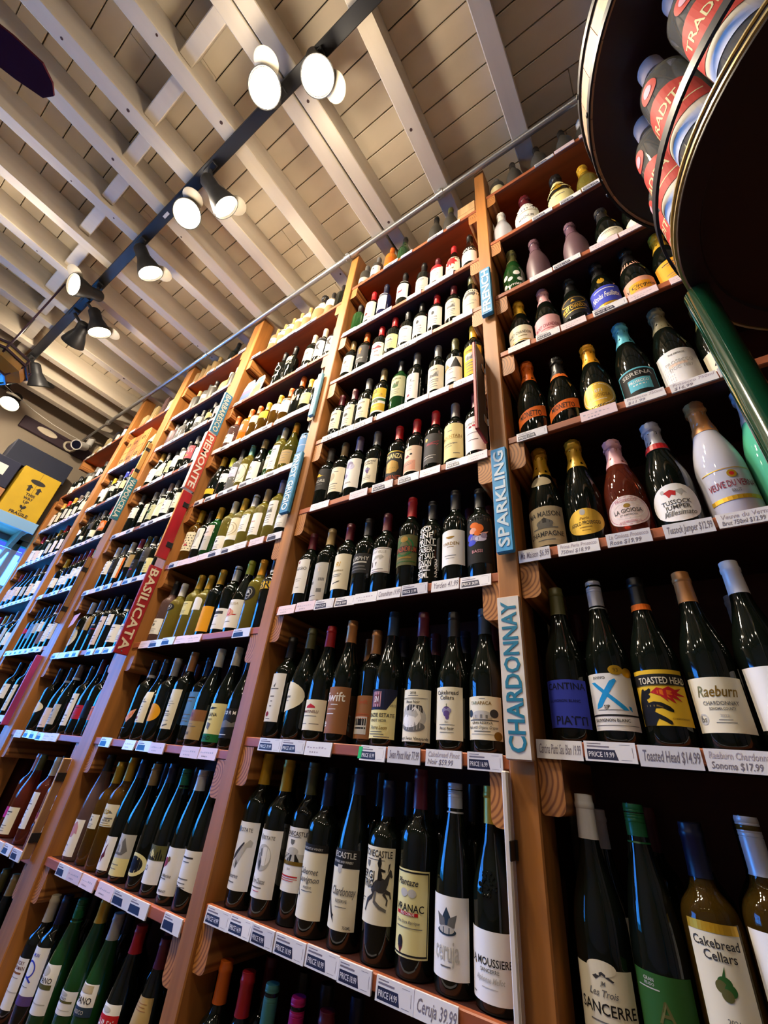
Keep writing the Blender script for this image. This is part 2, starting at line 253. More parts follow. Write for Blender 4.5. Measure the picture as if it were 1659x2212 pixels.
BOTTLES='''
@A0
-1.024|0.9572|0.2925|bd|k|or|cr|0.2|0.5|L||
-0.9768|1.0562|0.2925|bd|k|mr|cr|0.2|0.5|L||
-0.9479|0.9572|0.2925|bd|k|re|wh|0.2|0.5|L||
-0.8718|0.9572|0.2925|bd|k|te|wh|0.2|0.5|L||
-0.7957|0.9572|0.2925|bd|k|ma|wh|0.2|0.5|L||
-0.7195|0.9572|0.2925|bd|k|mr|cr|0.2|0.5|L||
@A1
-1.024|0.9572|0.3206|bd|k|gd|wh|0.104|0.52|leaf||
-0.9387|0.9572|0.3111|bd|k|gd|wh|0.111|0.517|bird||
-0.8647|0.9752|0.3121|bd|k|ol|wh|0.182|0.56|tractor||
-0.7895|0.9572|0.2925|bd|k|nv|cr|0.097|0.48|cabsauv||
-0.6982|0.9567|0.3105|rh|k|nv|cr|0.098|0.41|chard||
-0.6118|0.9572|0.2925|bd|k|nv|cr|0.194|0.598|sergj||
-0.5307|0.9572|0.3189|bd|k|mr|lc|0.09|0.474|vranac||
-0.4489|0.9567|0.3022|rh|k|si|wh|0.069|0.422|ceruja||
-0.371|0.9594|0.3032|bg|k|gd|wh|0.04|0.32|mouss||
@A2
-1.024|0.9572|0.2925|bd|k|dk|wh|0.146|0.6|Ltall|48|
-0.9457|0.9594|0.3149|bg|k|ol|cr|0.218|0.487|halfoval||half
-0.8651|0.9594|0.3118|bg|k|re|cr|0.084|0.327|roof||
-0.7845|0.9594|0.3245|bg|k|co|br|0.067|0.413|swift||
-0.7779|1.0472|0.2925|bd|k|co|br|0.2|0.5|||
-0.7118|0.9887|0.2978|bd|k|co|br|0.053|0.393|backlab||
-0.6542|1.0494|0.2925|bg|k|nv|cr|0.2|0.5|||
-0.6373|0.9594|0.3357|bg|k|sl|lc|0.05|0.371|kenzie||
-0.5527|1.0494|0.2925|bg|k|mr|cr|0.2|0.5|||
-0.5416|0.9594|0.3168|bg|k|mr|cr|0.046|0.395|swan||
-0.4635|1.0494|0.2925|bg|k|nv|cr|0.2|0.5|||
-0.4529|0.9594|0.3119|bg|k|dk|cr|0.07|0.415|cake|54|
-0.371|0.9594|0.3107|bg|k|sl|cr|0.083|0.352|tarap||
@A3
-1.0238|0.9572|0.2925|bd|k|mr|wh|0.166|0.598|aggio|50|
-0.9359|0.9572|0.2925|bd|k|tn|gs|0.043|0.501|T|54|
-0.8489|0.9572|0.2925|bd|k|mr|cr|0.13|0.554|Lsig||
-0.7684|0.9572|0.2925|bd|k|dk|dk|0.275|0.507|murphy||
-0.6922|0.9572|0.2925|bd|k|mr|wh|0.235|0.525|ville||
-0.5995|0.9572|0.3304|bd|k|re|ol|0.232|0.536|conun||
-0.5232|0.9572|0.2925|bd|k|bk|no|0.077|0.677|nofine||
-0.4471|0.9572|0.3107|bd|k|dk|wh|0.163|0.509|yarden||
-0.371|0.9572|0.2925|bd|k|bk|bk|0.143|0.63|bassi||
@A4
-1.024|0.9572|0.3246|bd|k|gy|dk|0.265|0.584|vore||
-0.9479|0.9572|0.3246|bd|k|tn|cr|0.163|0.527|Etan||
-0.8704|0.9572|0.3246|bd|k|la|wh|0.151|0.575|purple||
-0.7826|0.9572|0.3092|bd|k|gy|cr|0.135|0.497|cake|56|
-0.6783|0.9572|0.2914|bd|k|re|bk|0.055|0.509|bonanza||
-0.6017|0.9572|0.2911|bd|k|re|sp|0.103|0.489|lips||
-0.5242|0.9572|0.2988|bd|k|re|dg|0.12|0.554|dgred||
-0.4471|0.9572|0.3025|bd|k|gy|lc|0.091|0.589|mountain||
-0.371|0.9572|0.3108|bd|k|mr|wh|0.099|0.559|redflow||
@A5
-1.024|0.9572|0.2925|bd|k|mr|cr|0.196|0.575|Eg|52|
-0.9479|0.9572|0.2925|bd|k|mr|cr|0.143|0.572|Eg|52|
-0.8718|0.9572|0.323|bd|k|gy|cr|0.16|0.508|Eg|58|
-0.7923|0.9572|0.3408|bd|k|tn|ye|0.133|0.553|fifty||
-0.6994|0.9572|0.3452|bd|g|bk|lo|0.26|0.609|Egreen||
-0.6232|0.9572|0.3381|bd|k|gy|wh|0.102|0.536|Ltall|48|
-0.5232|0.9572|0.3198|bd|k|gy|cr|0.098|0.525|Epic||
-0.4471|0.9572|0.3092|bd|k|ol|wh|0.098|0.548|tri||
-0.371|0.9572|0.3399|bd|k|ye|ye|0.08|0.555|Epic||
@A6
-1.024|0.9572|0.3167|bd|k|tn|wh|0.154|0.553|Esm||
-0.9359|0.9572|0.3291|bd|k|or|dg|0.198|0.597|dgor||
-0.8436|0.9572|0.3066|bd|k|re|wh|0.1|0.501|redscr||
-0.7671|0.9572|0.3291|bd|k|re|lc|0.176|0.494|Epic||
-0.691|0.9572|0.3179|bd|k|dk|wh|0.159|0.526|L||
-0.6148|0.9572|0.3291|bd|k|bk|wh|0.152|0.559|Eb||
-0.5383|0.9572|0.3291|bd|k|re|wh|0.171|0.589|Eb||
-0.4543|0.9572|0.3291|bd|k|mr|cr|0.161|0.555|Epic||
-0.371|0.9594|0.3291|bg|k|ol|cr|0.103|0.582|bear1||
@A7
-1.0269|0.9572|0.2925|bd|g|dk|no|0.273|0.704|||
-0.9397|0.9572|0.3452|bd|k|re|cr|0.145|0.619|Edot||
-0.8562|0.9572|0.3452|bd|b|nv|wh|0.221|0.642|L|50|
-0.7357|0.9572|0.3452|bd|k|bk|wh|0.224|0.673|redbird||
-0.6212|0.9572|0.3261|bd|k|bk|gs|0.126|0.471|L||
-0.5407|0.9572|0.2925|bd|k|mr|wh|0.168|0.723|redtop||
-0.4537|0.9594|0.3227|bg|k|re|cr|0.149|0.56|maple||
-0.371|0.9594|0.3452|bg|k|bk|wh|0.14|0.412|gaja||
@A8
-1.0416|0.9572|0.27|bd|d|gy|gs|0.187|0.359|||
-0.9553|0.9572|0.279|bd|d|gy|wh|0.175|0.509|Eb||
-0.8595|0.9572|0.288|bd|o|or|or|0.278|0.483|L||
-0.7702|0.9594|0.324|bg|g|dk|no|0.283|0.429|||
-0.5627|0.9594|0.324|bg|d|dk|no|0.179|0.397|||
-0.4743|0.9594|0.324|bg|d|ol|no|0.212|0.395|||
@B1
-0.197|0.9594|0.3109|bg|k|wh|cr|0.096|0.326|sanc|66|
-0.197|1.0584|0.2925|bg|k|wh|cr|0.2|0.5|||
-0.1191|0.9567|0.3097|rh|k|gr|fg|0.168|0.363|greenw||
-0.0435|0.9572|0.2925|bd|ad|nv|cr|0.228|0.585|cakebig|50|
0.0327|0.9572|0.3103|bd|ad|si|wh|0.267|0.59|flower||
@B2
-0.197|0.9594|0.3119|bg|k|ol|bl|0.077|0.354|piatti||
-0.1229|1.0584|0.2925|bg|k|si|wh|0.2|0.5|||
-0.1164|0.9594|0.32|bg|k|si|wh|0.07|0.376|x||
-0.0358|0.9594|0.3088|bg|k|bk|ye|0.105|0.402|toasted||
0.0455|0.9594|0.3129|bg|k|co|cr|0.079|0.349|raeburn||
0.1261|0.9594|0.3184|bg|k|wh|wh|0.098|0.391|Eb||
0.1261|1.0584|0.2925|bg|k|wh|wh|0.2|0.5|||
@B3
-0.192|0.9639|0.339|ch|k|gd|ta|0.04|0.363|maison||
-0.192|1.0539|0.297|ch|k|gd|no|0.2|0.5|||
-0.1024|0.9639|0.334|ch|k|gd|go|0.065|0.277|asolo|58|oval
-0.0128|0.9639|0.2965|ch|r|pk|pi|0.08|0.344|gioiosa|62|oval
0.0769|0.9639|0.3163|ch|k|si|wh|0.042|0.337|tussock|64|oval
0.1735|0.9639|0.339|ch|w|co|no|0.057|0.34|veuve||
0.1823|1.0539|0.297|ch|w|co|no|0.2|0.5|||
0.2632|0.9639|0.339|ch|t|si|no|0.054|0.441|||
@B4
-0.192|0.9639|0.3505|ch|k|or|or|0.17|0.29|mion1||band
-0.1024|0.9639|0.3132|ch|k|dk|or|0.16|0.28|mion2||band
-0.011|0.9639|0.3086|ch|k|yo|go|0.061|0.363|gio2|60|oval
0.085|0.9639|0.3505|ch|k|tq|bk|0.04|0.327|serena||
0.1774|0.9639|0.3505|ch|k|kh|wh|0.04|0.375|mionw||
0.2672|0.9639|0.297|ch|k|ol|cr|0.04|0.294|bo||
@B5
-0.192|0.9639|0.3078|ch|k|gd|cr|0.113|0.395|moet||
-0.1024|0.9639|0.3078|ch|k|pk|pk|0.047|0.367|moetp||
-0.0128|0.9639|0.297|ch|k|bk|bk|0.169|0.5|goldtx||
0.0768|0.9639|0.3078|ch|k|bk|bl|0.136|0.415|bluetx||
0.1664|0.9639|0.3078|ch|k|bk|sa|0.04|0.306|veuvep||
0.2561|0.9639|0.3078|ch|k|gd|yo|0.04|0.368|L||
@B6
-0.192|0.9639|0.3505|ch|g|ol|no|0.04|0.402|floral||
-0.0978|0.9639|0.3432|ch|m|mv|no|0.047|0.311|||
0.0393|0.9639|0.3212|ch|m|mv|no|0.04|0.249|||
0.1467|0.9639|0.3008|ch|k|dk|cr|0.04|0.294|L||
0.2383|0.9639|0.3395|ch|k|gd|cr|0.083|0.237|L||
@B7
-0.2124|0.9639|0.315|ch|w|wh|no|0.051|0.592|||
-0.101|0.9756|0.36|mg|k|mr|wh|0.04|0.45|twolab||
0.0405|0.9756|0.378|mg|k|dk|lc|0.04|0.779|Egold||
0.1449|0.9639|0.297|ch|y|gd|no|0.085|0.319|||
@B8
-0.2105|0.9572|0.234|bd|d|gy|pb|0.139|0.414|||
-0.1231|0.9594|0.306|bg|d|dk|no|0.239|0.457|||
-0.0016|0.9594|0.306|bg|d|dk|no|0.04|0.393|||
0.1187|0.9594|0.306|bg|d|dk|no|0.042|0.339|||
0.2143|0.9756|0.324|mg|d|wh|no|0.234|0.381|||
@C0
-1.8925|0.9572|0.2805|bd|k|cr|wh|0.114|0.498|kyman|50|
-1.8152|0.9572|0.2925|bd|k|nv|wh|0.206|0.615|qlab||
-1.7202|0.9567|0.3023|rh|g|gr|wh|0.221|0.545|ano||
-1.5911|0.9567|0.331|rh|g|gd|wh|0.304|0.436|ano||
-1.5036|0.9567|0.3094|rh|g|gs|wh|0.391|0.575|pano||
-1.3818|0.9567|0.3071|rh|k|re|wh|0.412|0.562|intred||
-1.2617|0.9567|0.3105|rh|k|mr|tn|0.512|0.684|Ltan||
@C1
-1.8773|0.9567|0.3105|rh|p|dk|wh|0.04|0.363|leafp|52|
-1.8022|0.9662|0.2925|bd|a|gd|cr|0.331|0.464|Esm|44|
-1.7136|0.9572|0.3072|bd|a|gd|cr|0.371|0.568|zato||
-1.6378|0.9567|0.3105|rh|k|nv|wh|0.05|0.315|seah|50|
-1.5599|0.9594|0.2998|bg|k|tn|gs|0.05|0.38|sketch||
-1.458|0.9567|0.3105|rh|k|nv|no|0.097|0.269|ring||
-1.3827|0.9567|0.3009|rh|k|gr|wh|0.09|0.372|vine||
-1.298|0.9567|0.3042|rh|k|wh|wh|0.062|0.391|emblem||
-1.2227|0.9567|0.3105|rh|k|nv|wh|0.121|0.397|L||slant
@C2
-1.8076|0.9572|0.2925|bd|k|wk|no|0.194|0.362|feather||
-1.7292|0.9594|0.2925|bg|k|dk|cr|0.202|0.567|Ltall|46|
-1.6508|0.9572|0.2918|bd|k|gs|yo|0.222|0.429||56|circ
-1.5485|0.9572|0.31|bd|k|co|cr|0.143|0.559|Llong|52|
-1.4773|0.9842|0.2925|bd|k|nv|sb|0.207|0.578|L||
-1.3881|0.9594|0.3122|bg|k|cr|tn|0.062|0.343|browntop||
-1.2918|0.9594|0.3065|bg|k|cr|lc|0.054|0.416|greenbot||
-1.2111|0.9594|0.2925|bg|k|nv|dk|0.104|0.387|rm||
@C3
-1.8801|0.9572|0.2925|bd|p|dk|wh|0.127|0.361|Esm||
-1.8039|0.9572|0.2688|bd|y|wh|dk|0.498|0.618|nine|40|circ
-1.6856|0.9572|0.2925|bd|y|gd|lc|0.351|0.553|L|50|
-1.6094|0.9572|0.2825|bd|y|gd|wh|0.408|0.605||46|arch
-1.5333|0.9572|0.293|bd|k|gd|yo|0.07|0.417|whiteside||
-1.4347|0.9572|0.2873|bd|k|si|wh|0.076|0.356|Bhead||
-1.3564|0.9594|0.3028|bg|k|yg|wh|0.065|0.424|snail||
-1.278|0.9572|0.2901|bd|y|yo|dk|0.398|0.591|nine|46|circ
-1.2018|0.9572|0.2925|bd|k|wk|ye|0.513|0.613|bigr||
@C4
-1.8925|0.9572|0.3217|bd|a|ye|cr|0.23|0.554|dots||
-1.7988|0.9572|0.2925|bd|k|bk|wh|0.217|0.611|map|48|
-1.7208|0.9572|0.2925|bd|g|gd|pi|0.146|0.601|halfp|48|
-1.6142|0.9572|0.303|bd|y|cr|wh|0.08|0.305|Esm||
-1.538|0.9572|0.2925|bd|y|gd|cr|0.193|0.582|circ||
-1.4619|0.9572|0.2859|bd|y|si|wh|0.284|0.646|L|48|
-1.3817|0.9572|0.2957|bd|y|tn|wh|0.155|0.524|Lred|54|
-1.2918|0.9572|0.3204|bd|y|la|wh|0.219|0.605|Epic|52|
-1.2157|0.9572|0.2925|bd|k|dk|wh|0.146|0.362|L||
@C5
-1.8789|0.9594|0.3214|bg|k|ye|ye|0.161|0.267||64|
-1.7787|0.9572|0.2777|bd|k|yg|wh|0.347|0.55|Esm||
-1.7025|0.9572|0.3069|bd|c|dk|lv|0.344|0.547|L|50|
-1.6263|0.9572|0.3071|bd|y|te|cr|0.153|0.528|box|56|
-1.535|0.9594|0.3069|bg|k|tn|wh|0.121|0.467|Ebig||
-1.4606|0.9842|0.3273|bd|g|lg|cr|0.279|0.543|L||
-1.3894|0.9572|0.3273|bd|y|cr|wh|0.134|0.588|L|44|
-1.311|0.9594|0.3273|bg|yd|yo|tn|0.147|0.398|Etx||
-1.2011|0.9572|0.2925|bd|k|dk|sl|0.215|0.646|bluelab||
@C6
-1.8892|0.9572|0.2925|bd|p|or|wh|0.202|0.417|Esm||
-1.7666|0.9572|0.2925|bd|o|or|or|0.297|0.601|orlab||
-1.6882|0.9572|0.2792|bd|a|or|cr|0.458|0.684|L||
-1.612|0.9572|0.2721|bd|a|ye|ye|0.46|0.704|L||
-1.5168|0.9572|0.2844|bd|a|ye|lv|0.481|0.713|L||
-1.4364|0.9572|0.2925|bd|a|or|wh|0.289|0.643|Ebl||
-1.3603|0.9572|0.3452|bd|k|or|no|0.357|0.54|flame||
-1.2841|0.9572|0.2819|bd|k|ye|lc|0.249|0.532|L||
-1.2079|0.9572|0.3452|bd|k|bk|wh|0.437|0.602|L||
@C7
-1.6154|0.9572|0.3452|bd|k|bk|no|0.386|0.701|curl||
-1.5233|0.9572|0.3452|bd|k|bk|no|0.464|0.644|antler||
-1.3646|0.9572|0.3452|bd|k|cr|cr|0.237|0.54|Epic||
-1.2805|0.9572|0.3452|bd|k|cr|wh|0.185|0.661|stag||
-1.1934|0.9572|0.2925|bd|k|bk|wh|0.168|0.723|stag||
@C8
-1.8029|0.9572|0.27|bd|j|tn|cr|0.306|0.509|jugtx||
-1.7267|0.9572|0.27|bd|j|tn|cr|0.442|0.788|jugtx||
-1.6496|0.9572|0.279|bd|j|tn|cr|0.461|0.744|jugtx||
-1.5734|0.9572|0.279|bd|j|tn|cr|0.534|0.8|jugtx||
-1.4972|0.9572|0.279|bd|j|tn|cr|0.493|0.8|jugtx||
-1.4044|0.9756|0.36|mg|j|dk|cr|0.438|0.724|jugtx||
-1.2966|0.9572|0.279|bd|j|dk|wh|0.383|0.744|Eb||
-1.2186|0.9572|0.297|bd|k|dk|no|0.379|0.562|||
@D0
-2.3345|0.9572|0.2925|bd|k|ol|br|0.2|0.5|L||
-2.2388|0.9594|0.2925|bg|k|tn|br|0.2|0.5|L||
@D1
-2.5433|0.9752|0.2925|bd|r|pk|ma|0.194|0.322|||
-2.4664|0.9594|0.2925|bg|r|ol|cr|0.04|0.345|L||
-2.3014|0.9572|0.2925|bd|r|cr|wh|0.17|0.576|Ltall|44|
-2.1931|0.9572|0.2925|bd|rc|ma|no|0.191|0.42|redpat||
-2.117|0.9572|0.257|bd|rc|sb|no|0.082|0.593|bluecap||
@D2
-2.7088|0.9572|0.2925|bd|k|dk|cr|0.251|0.46|||half
-2.5813|0.9594|0.2893|bg|k|wk|pi|0.07|0.359|Ebox||
-2.5007|0.9594|0.3055|bg|k|wb|gs|0.113|0.393|Eb|50|
-2.4247|0.9864|0.2925|bg|k|bk|rs|0.35|0.45|||
-2.352|0.9572|0.2925|bd|k|dk|wh|0.116|0.567|L|46|
-2.2737|0.9594|0.32|bg|k|mr|cm|0.194|0.369|L||
-2.1953|0.9572|0.2925|bd|k|nv|bk|0.228|0.468|||
-2.117|0.9594|0.3198|bg|k|ro|or|0.19|0.356|L||
@D3
-2.7046|0.9572|0.2862|bd|k|wh|cr|0.141|0.498|tagr|50|oval
-2.6001|0.9572|0.2925|bd|k|wb|tn|0.403|0.66||48|
-2.5119|0.9572|0.2925|bd|k|dk|bk|0.309|0.505|redline||
-2.4358|0.9572|0.2925|bd|k|dk|pi|0.107|0.605|L|46|
-2.3596|0.9572|0.2925|bd|k|dk|wh|0.425|0.618|L|48|
-2.2682|0.9572|0.2557|bd|k|wk|wh|0.133|0.465|L||
-2.1721|0.9572|0.2764|bd|k|wk|cr|0.099|0.411|L||
@D4
-2.7194|0.9572|0.2925|bd|k|wh|wh|0.353|0.645|Edot||
-2.6332|0.9572|0.2925|bd|k|gy|dk|0.336|0.639|Esm||
-2.5465|0.9572|0.2938|bd|k|gs|cr|0.179|0.612|orside|50|
-2.4464|0.9572|0.2925|bd|k|rb|tn|0.35|0.612|||
-2.3702|0.9572|0.2925|bd|k|ol|dk|0.106|0.461|redln2||
-2.294|0.9572|0.2849|bd|k|wk|dg|0.38|0.691|L||
-2.2149|0.9572|0.2662|bd|k|wk|lc|0.117|0.432|Eb||
-2.1386|0.9572|0.2925|bd|k|wk|cr|0.442|0.649|L||
@D5
-2.7251|0.9572|0.3266|bd|k|wk|wh|0.389|0.628|Esm||
-2.5512|0.9572|0.2925|bd|k|gy|cr|0.173|0.629|L|44|
-2.4653|0.9572|0.2925|bd|k|gy|lo|0.169|0.527|Egreen|56|
-2.389|0.9572|0.3087|bd|k|wb|cr|0.178|0.671|swoosh||
-2.3102|0.9572|0.3111|bd|k|wk|wh|0.174|0.47|Esm||
-2.2065|0.9572|0.3097|bd|k|pu|cr|0.196|0.54|Esm||
-2.1235|0.9572|0.3033|bd|k|wk|sp|0.172|0.5|L||
@D6
-2.7421|0.9594|0.3282|bg|k|yb|wh|0.167|0.515|Esm||
-2.6404|0.9594|0.2925|bg|k|dk|cr|0.253|0.66|Etan||
-2.5636|0.9752|0.2925|bd|k|dk|lc|0.302|0.644|Esm||
-2.4592|0.9572|0.2747|bd|k|gy|wh|0.306|0.664|L||
-2.383|0.9572|0.2925|bd|k|dk|cr|0.401|0.654|L|48|
-2.3069|0.9572|0.3147|bd|k|gy|rd|0.314|0.662|wtx||
-2.1993|0.9572|0.3118|bd|k|rw|wh|0.145|0.465|L||
@D7
-2.7304|0.9572|0.261|bd|m|dk|no|0.426|0.675|||
-2.6218|0.9558|0.261|sm|c|dk|no|0.49|0.655|||
-2.499|0.9572|0.261|bd|k|bk|no|0.386|0.547|cresc||
-2.3969|0.9572|0.234|bd|c|dk|gs|0.408|0.646|||
-2.2671|0.9572|0.252|bd|k|dk|tn|0.246|0.516|||leaf
-2.1778|0.9572|0.252|bd|k|mv|rp|0.289|0.558|L||
@D8
-2.6198|0.9572|0.261|bd|d|tn|no|0.451|0.551|||
-2.482|0.9572|0.252|bd|d|dk|wh|0.321|0.474|||
-2.4058|0.9572|0.252|bd|d|dk|cr|0.649|0.8|||
-2.2575|0.9738|0.27|jg|s|cr|no|0.482|0.684|||
-2.1606|0.9572|0.261|bd|d|cr|no|0.489|0.589|||
@D9
-2.7696|0.9572|0.252|bd|j|tn|no|0.255|0.467|||
-2.6935|0.9572|0.252|bd|j|tn|no|0.27|0.446|||
-2.6174|0.9572|0.252|bd|j|tn|no|0.532|0.711|||
-2.5413|0.9572|0.252|bd|j|tn|no|0.551|0.73|||
-2.3276|0.9594|0.288|bg|k|dk|no|0.41|0.594|||
@E2
-3.3355|0.9572|0.2925|bd|k|dk|wh|0.304|0.571|L||
-3.1656|0.9572|0.2925|bd|k|dk|cr|0.086|0.546|L|44|
-3.0634|0.9572|0.2925|bd|k|nv|nv|0.243|0.461|L||
-2.9765|0.9572|0.2925|bd|k|dk|wb|0.274|0.551|L||
@E3
-3.5125|0.9572|0.2925|bd|k|dk|cm|0.377|0.537|||half
-3.4364|0.9572|0.2925|bd|k|nv|sb|0.279|0.591|L|46|
-3.3603|0.9572|0.2925|bd|k|dk|gs|0.373|0.589|L|46|
-3.2835|0.9572|0.2925|bd|k|dk|wh|0.388|0.6|L|48|
-3.2074|0.9572|0.2925|bd|k|ro|wb|0.115|0.375||50|
-3.1312|0.9572|0.2925|bd|k|wk|wh|0.138|0.509|L|48|
-3.055|0.9572|0.2925|bd|k|ro|wh|0.176|0.555|L|48|
@E4
-3.5125|0.9572|0.2925|bd|k|ye|wh|0.223|0.465|L||
-3.3757|0.9572|0.2925|bd|k|mr|wh|0.211|0.447|L||
-3.2996|0.9572|0.2925|bd|k|mr|wh|0.197|0.447|L||
-3.2235|0.9572|0.3032|bd|k|mr|wh|0.287|0.529|L||
-3.1473|0.9572|0.2995|bd|k|cm|wh|0.302|0.528|L||
-3.0711|0.9572|0.2909|bd|k|ye|wh|0.29|0.519|L||
-2.995|0.9572|0.2896|bd|k|re|wh|0.226|0.486|redcor||
@E5
-3.5125|0.9572|0.2925|bd|k|dk|wh|0.402|0.574||40|oval
-3.4364|0.9572|0.2925|bd|k|dk|cr|0.227|0.327|Esm||
-3.3603|0.9572|0.2925|bd|k|dk|dg|0.469|0.68|||
-3.2841|0.9572|0.2925|bd|k|gy|cr|0.197|0.382|Esm||
-3.1618|0.9572|0.2925|bd|k|re|or|0.26|0.544|pict||
@E6
-3.5125|0.9572|0.2925|bd|k|dk|wh|0.401|0.647|Esm||
-3.4441|0.9572|0.2925|bd|k|ye|cr|0.18|0.723|L|50|
-3.3499|0.9572|0.2925|bd|k|wk|gs|0.418|0.579|L||
-3.2475|0.9572|0.2925|bd|k|bl|gs|0.388|0.626|L|44|
-3.1652|0.9572|0.2925|bd|k|rb|lc|0.318|0.552|L||
-3.081|0.9572|0.2925|bd|k|dk|gy|0.36|0.554|L|44|
-2.9955|0.9572|0.2925|bd|k|ta|ta|0.302|0.551|stripes||
'''
TAGS='''A2|-1.016|-0.93|P|39.99
A2|-0.927|-0.844|P|60.99
A2|-0.841|-0.754|F|
A2|-0.666|-0.596|G|Pinot Noir 15.99
A2|-0.588|-0.505|H|Swan Pinot Noir 77.99
A2|-0.491|-0.408|h|Cakebread Pinot Noir $59.99
A2|-0.396|-0.323|P|16.99
A3|-1.066|-0.988|F|
A3|-0.984|-0.904|F|
A3|-0.901|-0.824|P|12.99
A3|-0.821|-0.746|P|59.99
A3|-0.745|-0.666|F|
A3|-0.664|-0.586|H|Conundrum 19.99
A3|-0.583|-0.503|P|21.99
A3|-0.491|-0.413|H|Yarden 41.99
A3|-0.409|-0.328|P|24.99
A1|-1.072|-0.987|P|14.99
A1|-0.985|-0.911|P|14.99
A1|-0.908|-0.839|P|9.99
A1|-0.836|-0.75|P|10.99
A1|-0.747|-0.665|P|10.99
A1|-0.663|-0.587|P|18.99
A1|-0.577|-0.5|P|14.99
A1|-0.498|-0.418|H|Ceruja 39.99
B2|-0.259|-0.176|H|Cantina Piatti Sau Blan 19.99
B2|-0.172|-0.091|P|19.99
B2|-0.088|-0.001|H|Toasted Head $14.99
B2|0.003|0.091|h|Raeburn Chardonnay Sonoma $17.99
B3|-0.263|-0.184|H|Ma Maison $6.99
B3|-0.167|-0.081|h|Prima Perla Prosecco 750ml $18.99
B3|-0.066|0.017|h|La Gioiosa Prosecco Rose $19.99
B3|0.039|0.121|H|Tussock Jumper $12.99
B3|0.127|0.217|h|Veuve du Vernay Brut 750ml $12.99
B4|-0.232|-0.149|P|17.99
B4|-0.063|0.022|F|
B4|0.041|0.126|h|Prosecco 750ml $11.99
B4|0.137|0.227|h|Prosecco 750ml $16.99
B4|0.23|0.289|P|12.99'''

# ------------------------------------------------------------------ bottles
PROF = {  # (r/R, z/H)
 'bd': [(.80, 0), (.95, .003), (1, .018), (1, .60), (.985, .625), (.94, .650), (.85, .675), (.70, .700), (.55, .722), (.46, .745), (.405, .775), (.385, .81), (.375, .935), (.40, .94), (.41, .952), (.40, .965), (.375, .97), (.375, 1)],
 'bg': [(.80, 0), (.95, .003), (1, .018), (1, .43), (.985, .47), (.94, .51), (.86, .555), (.75, .605), (.63, .655), (.52, .705), (.44, .755), (.385, .81), (.355, .935), (.385, .94), (.39, .955), (.37, .965), (.355, .97), (.355, 1)],
 'rh': [(.80, 0), (.95, .003), (1, .018), (1, .42), (.98, .47), (.93, .53), (.84, .60), (.72, .67), (.60, .735), (.50, .79), (.43, .84), (.39, .88), (.385, .95), (.41, .955), (.41, .967), (.385, .972), (.385, 1)],
 'ch': [(.80, 0), (.95, .003), (1, .02), (1, .38), (.985, .43), (.94, .48), (.86, .54), (.75, .60), (.63, .66), (.52, .715), (.44, .765), (.385, .83), (.36, .885), (.36, .90), (.40, .905), (.40, .925), (.36, .93), (.36, .95)],
 'sm': [(.85, 0), (1, .02), (1, .52), (.95, .58), (.8, .64), (.55, .70), (.42, .75), (.4, .95), (.45, .955), (.45, 1)],
 'jg': [(.80, 0), (.96, .01), (1, .04), (1, .36), (.96, .45), (.86, .52), (.70, .59), (.52, .65), (.40, .71), (.34, .78), (.33, .93), (.38, .935), (.38, .965), (.34, .97), (.34, 1)],
}
PROF['mg'] = PROF['ch']
RAD = {'mg': .0558, 'bd': .0374, 'bg': .0396, 'rh': .0369, 'ch': .0441, 'jg': .054, 'sm': .036}
CAP = {'mg': .70, 'bd': .775, 'bg': .80, 'rh': .83, 'ch': .70, 'sm': .80, 'jg': .82}
SCREW = {'si', 'gr', 'te', 'ma'}
def rad(shp, t):
    p = PROF[shp]
    for i in range(len(p) - 1):
        if p[i][1] <= t <= p[i + 1][1]:
            d = p[i + 1][1] - p[i][1]
            return (p[i][0] + (p[i + 1][0] - p[i][0]) * ((t - p[i][1]) / d if d > 1e-9 else 0)) * RAD[shp]
    return p[-1][0] * RAD[shp]
_bc = {}
def body_mesh(shp, H, seg):
    k = ('b', shp, round(H, 2), seg)
    if k not in _bc:
        g = G(); R = RAD[shp]; g.lathe([(r * R, z * H) for r, z in PROF[shp]], None, seg); _bc[k] = g.mesh('bottle_glass', True)
    return _bc[k]
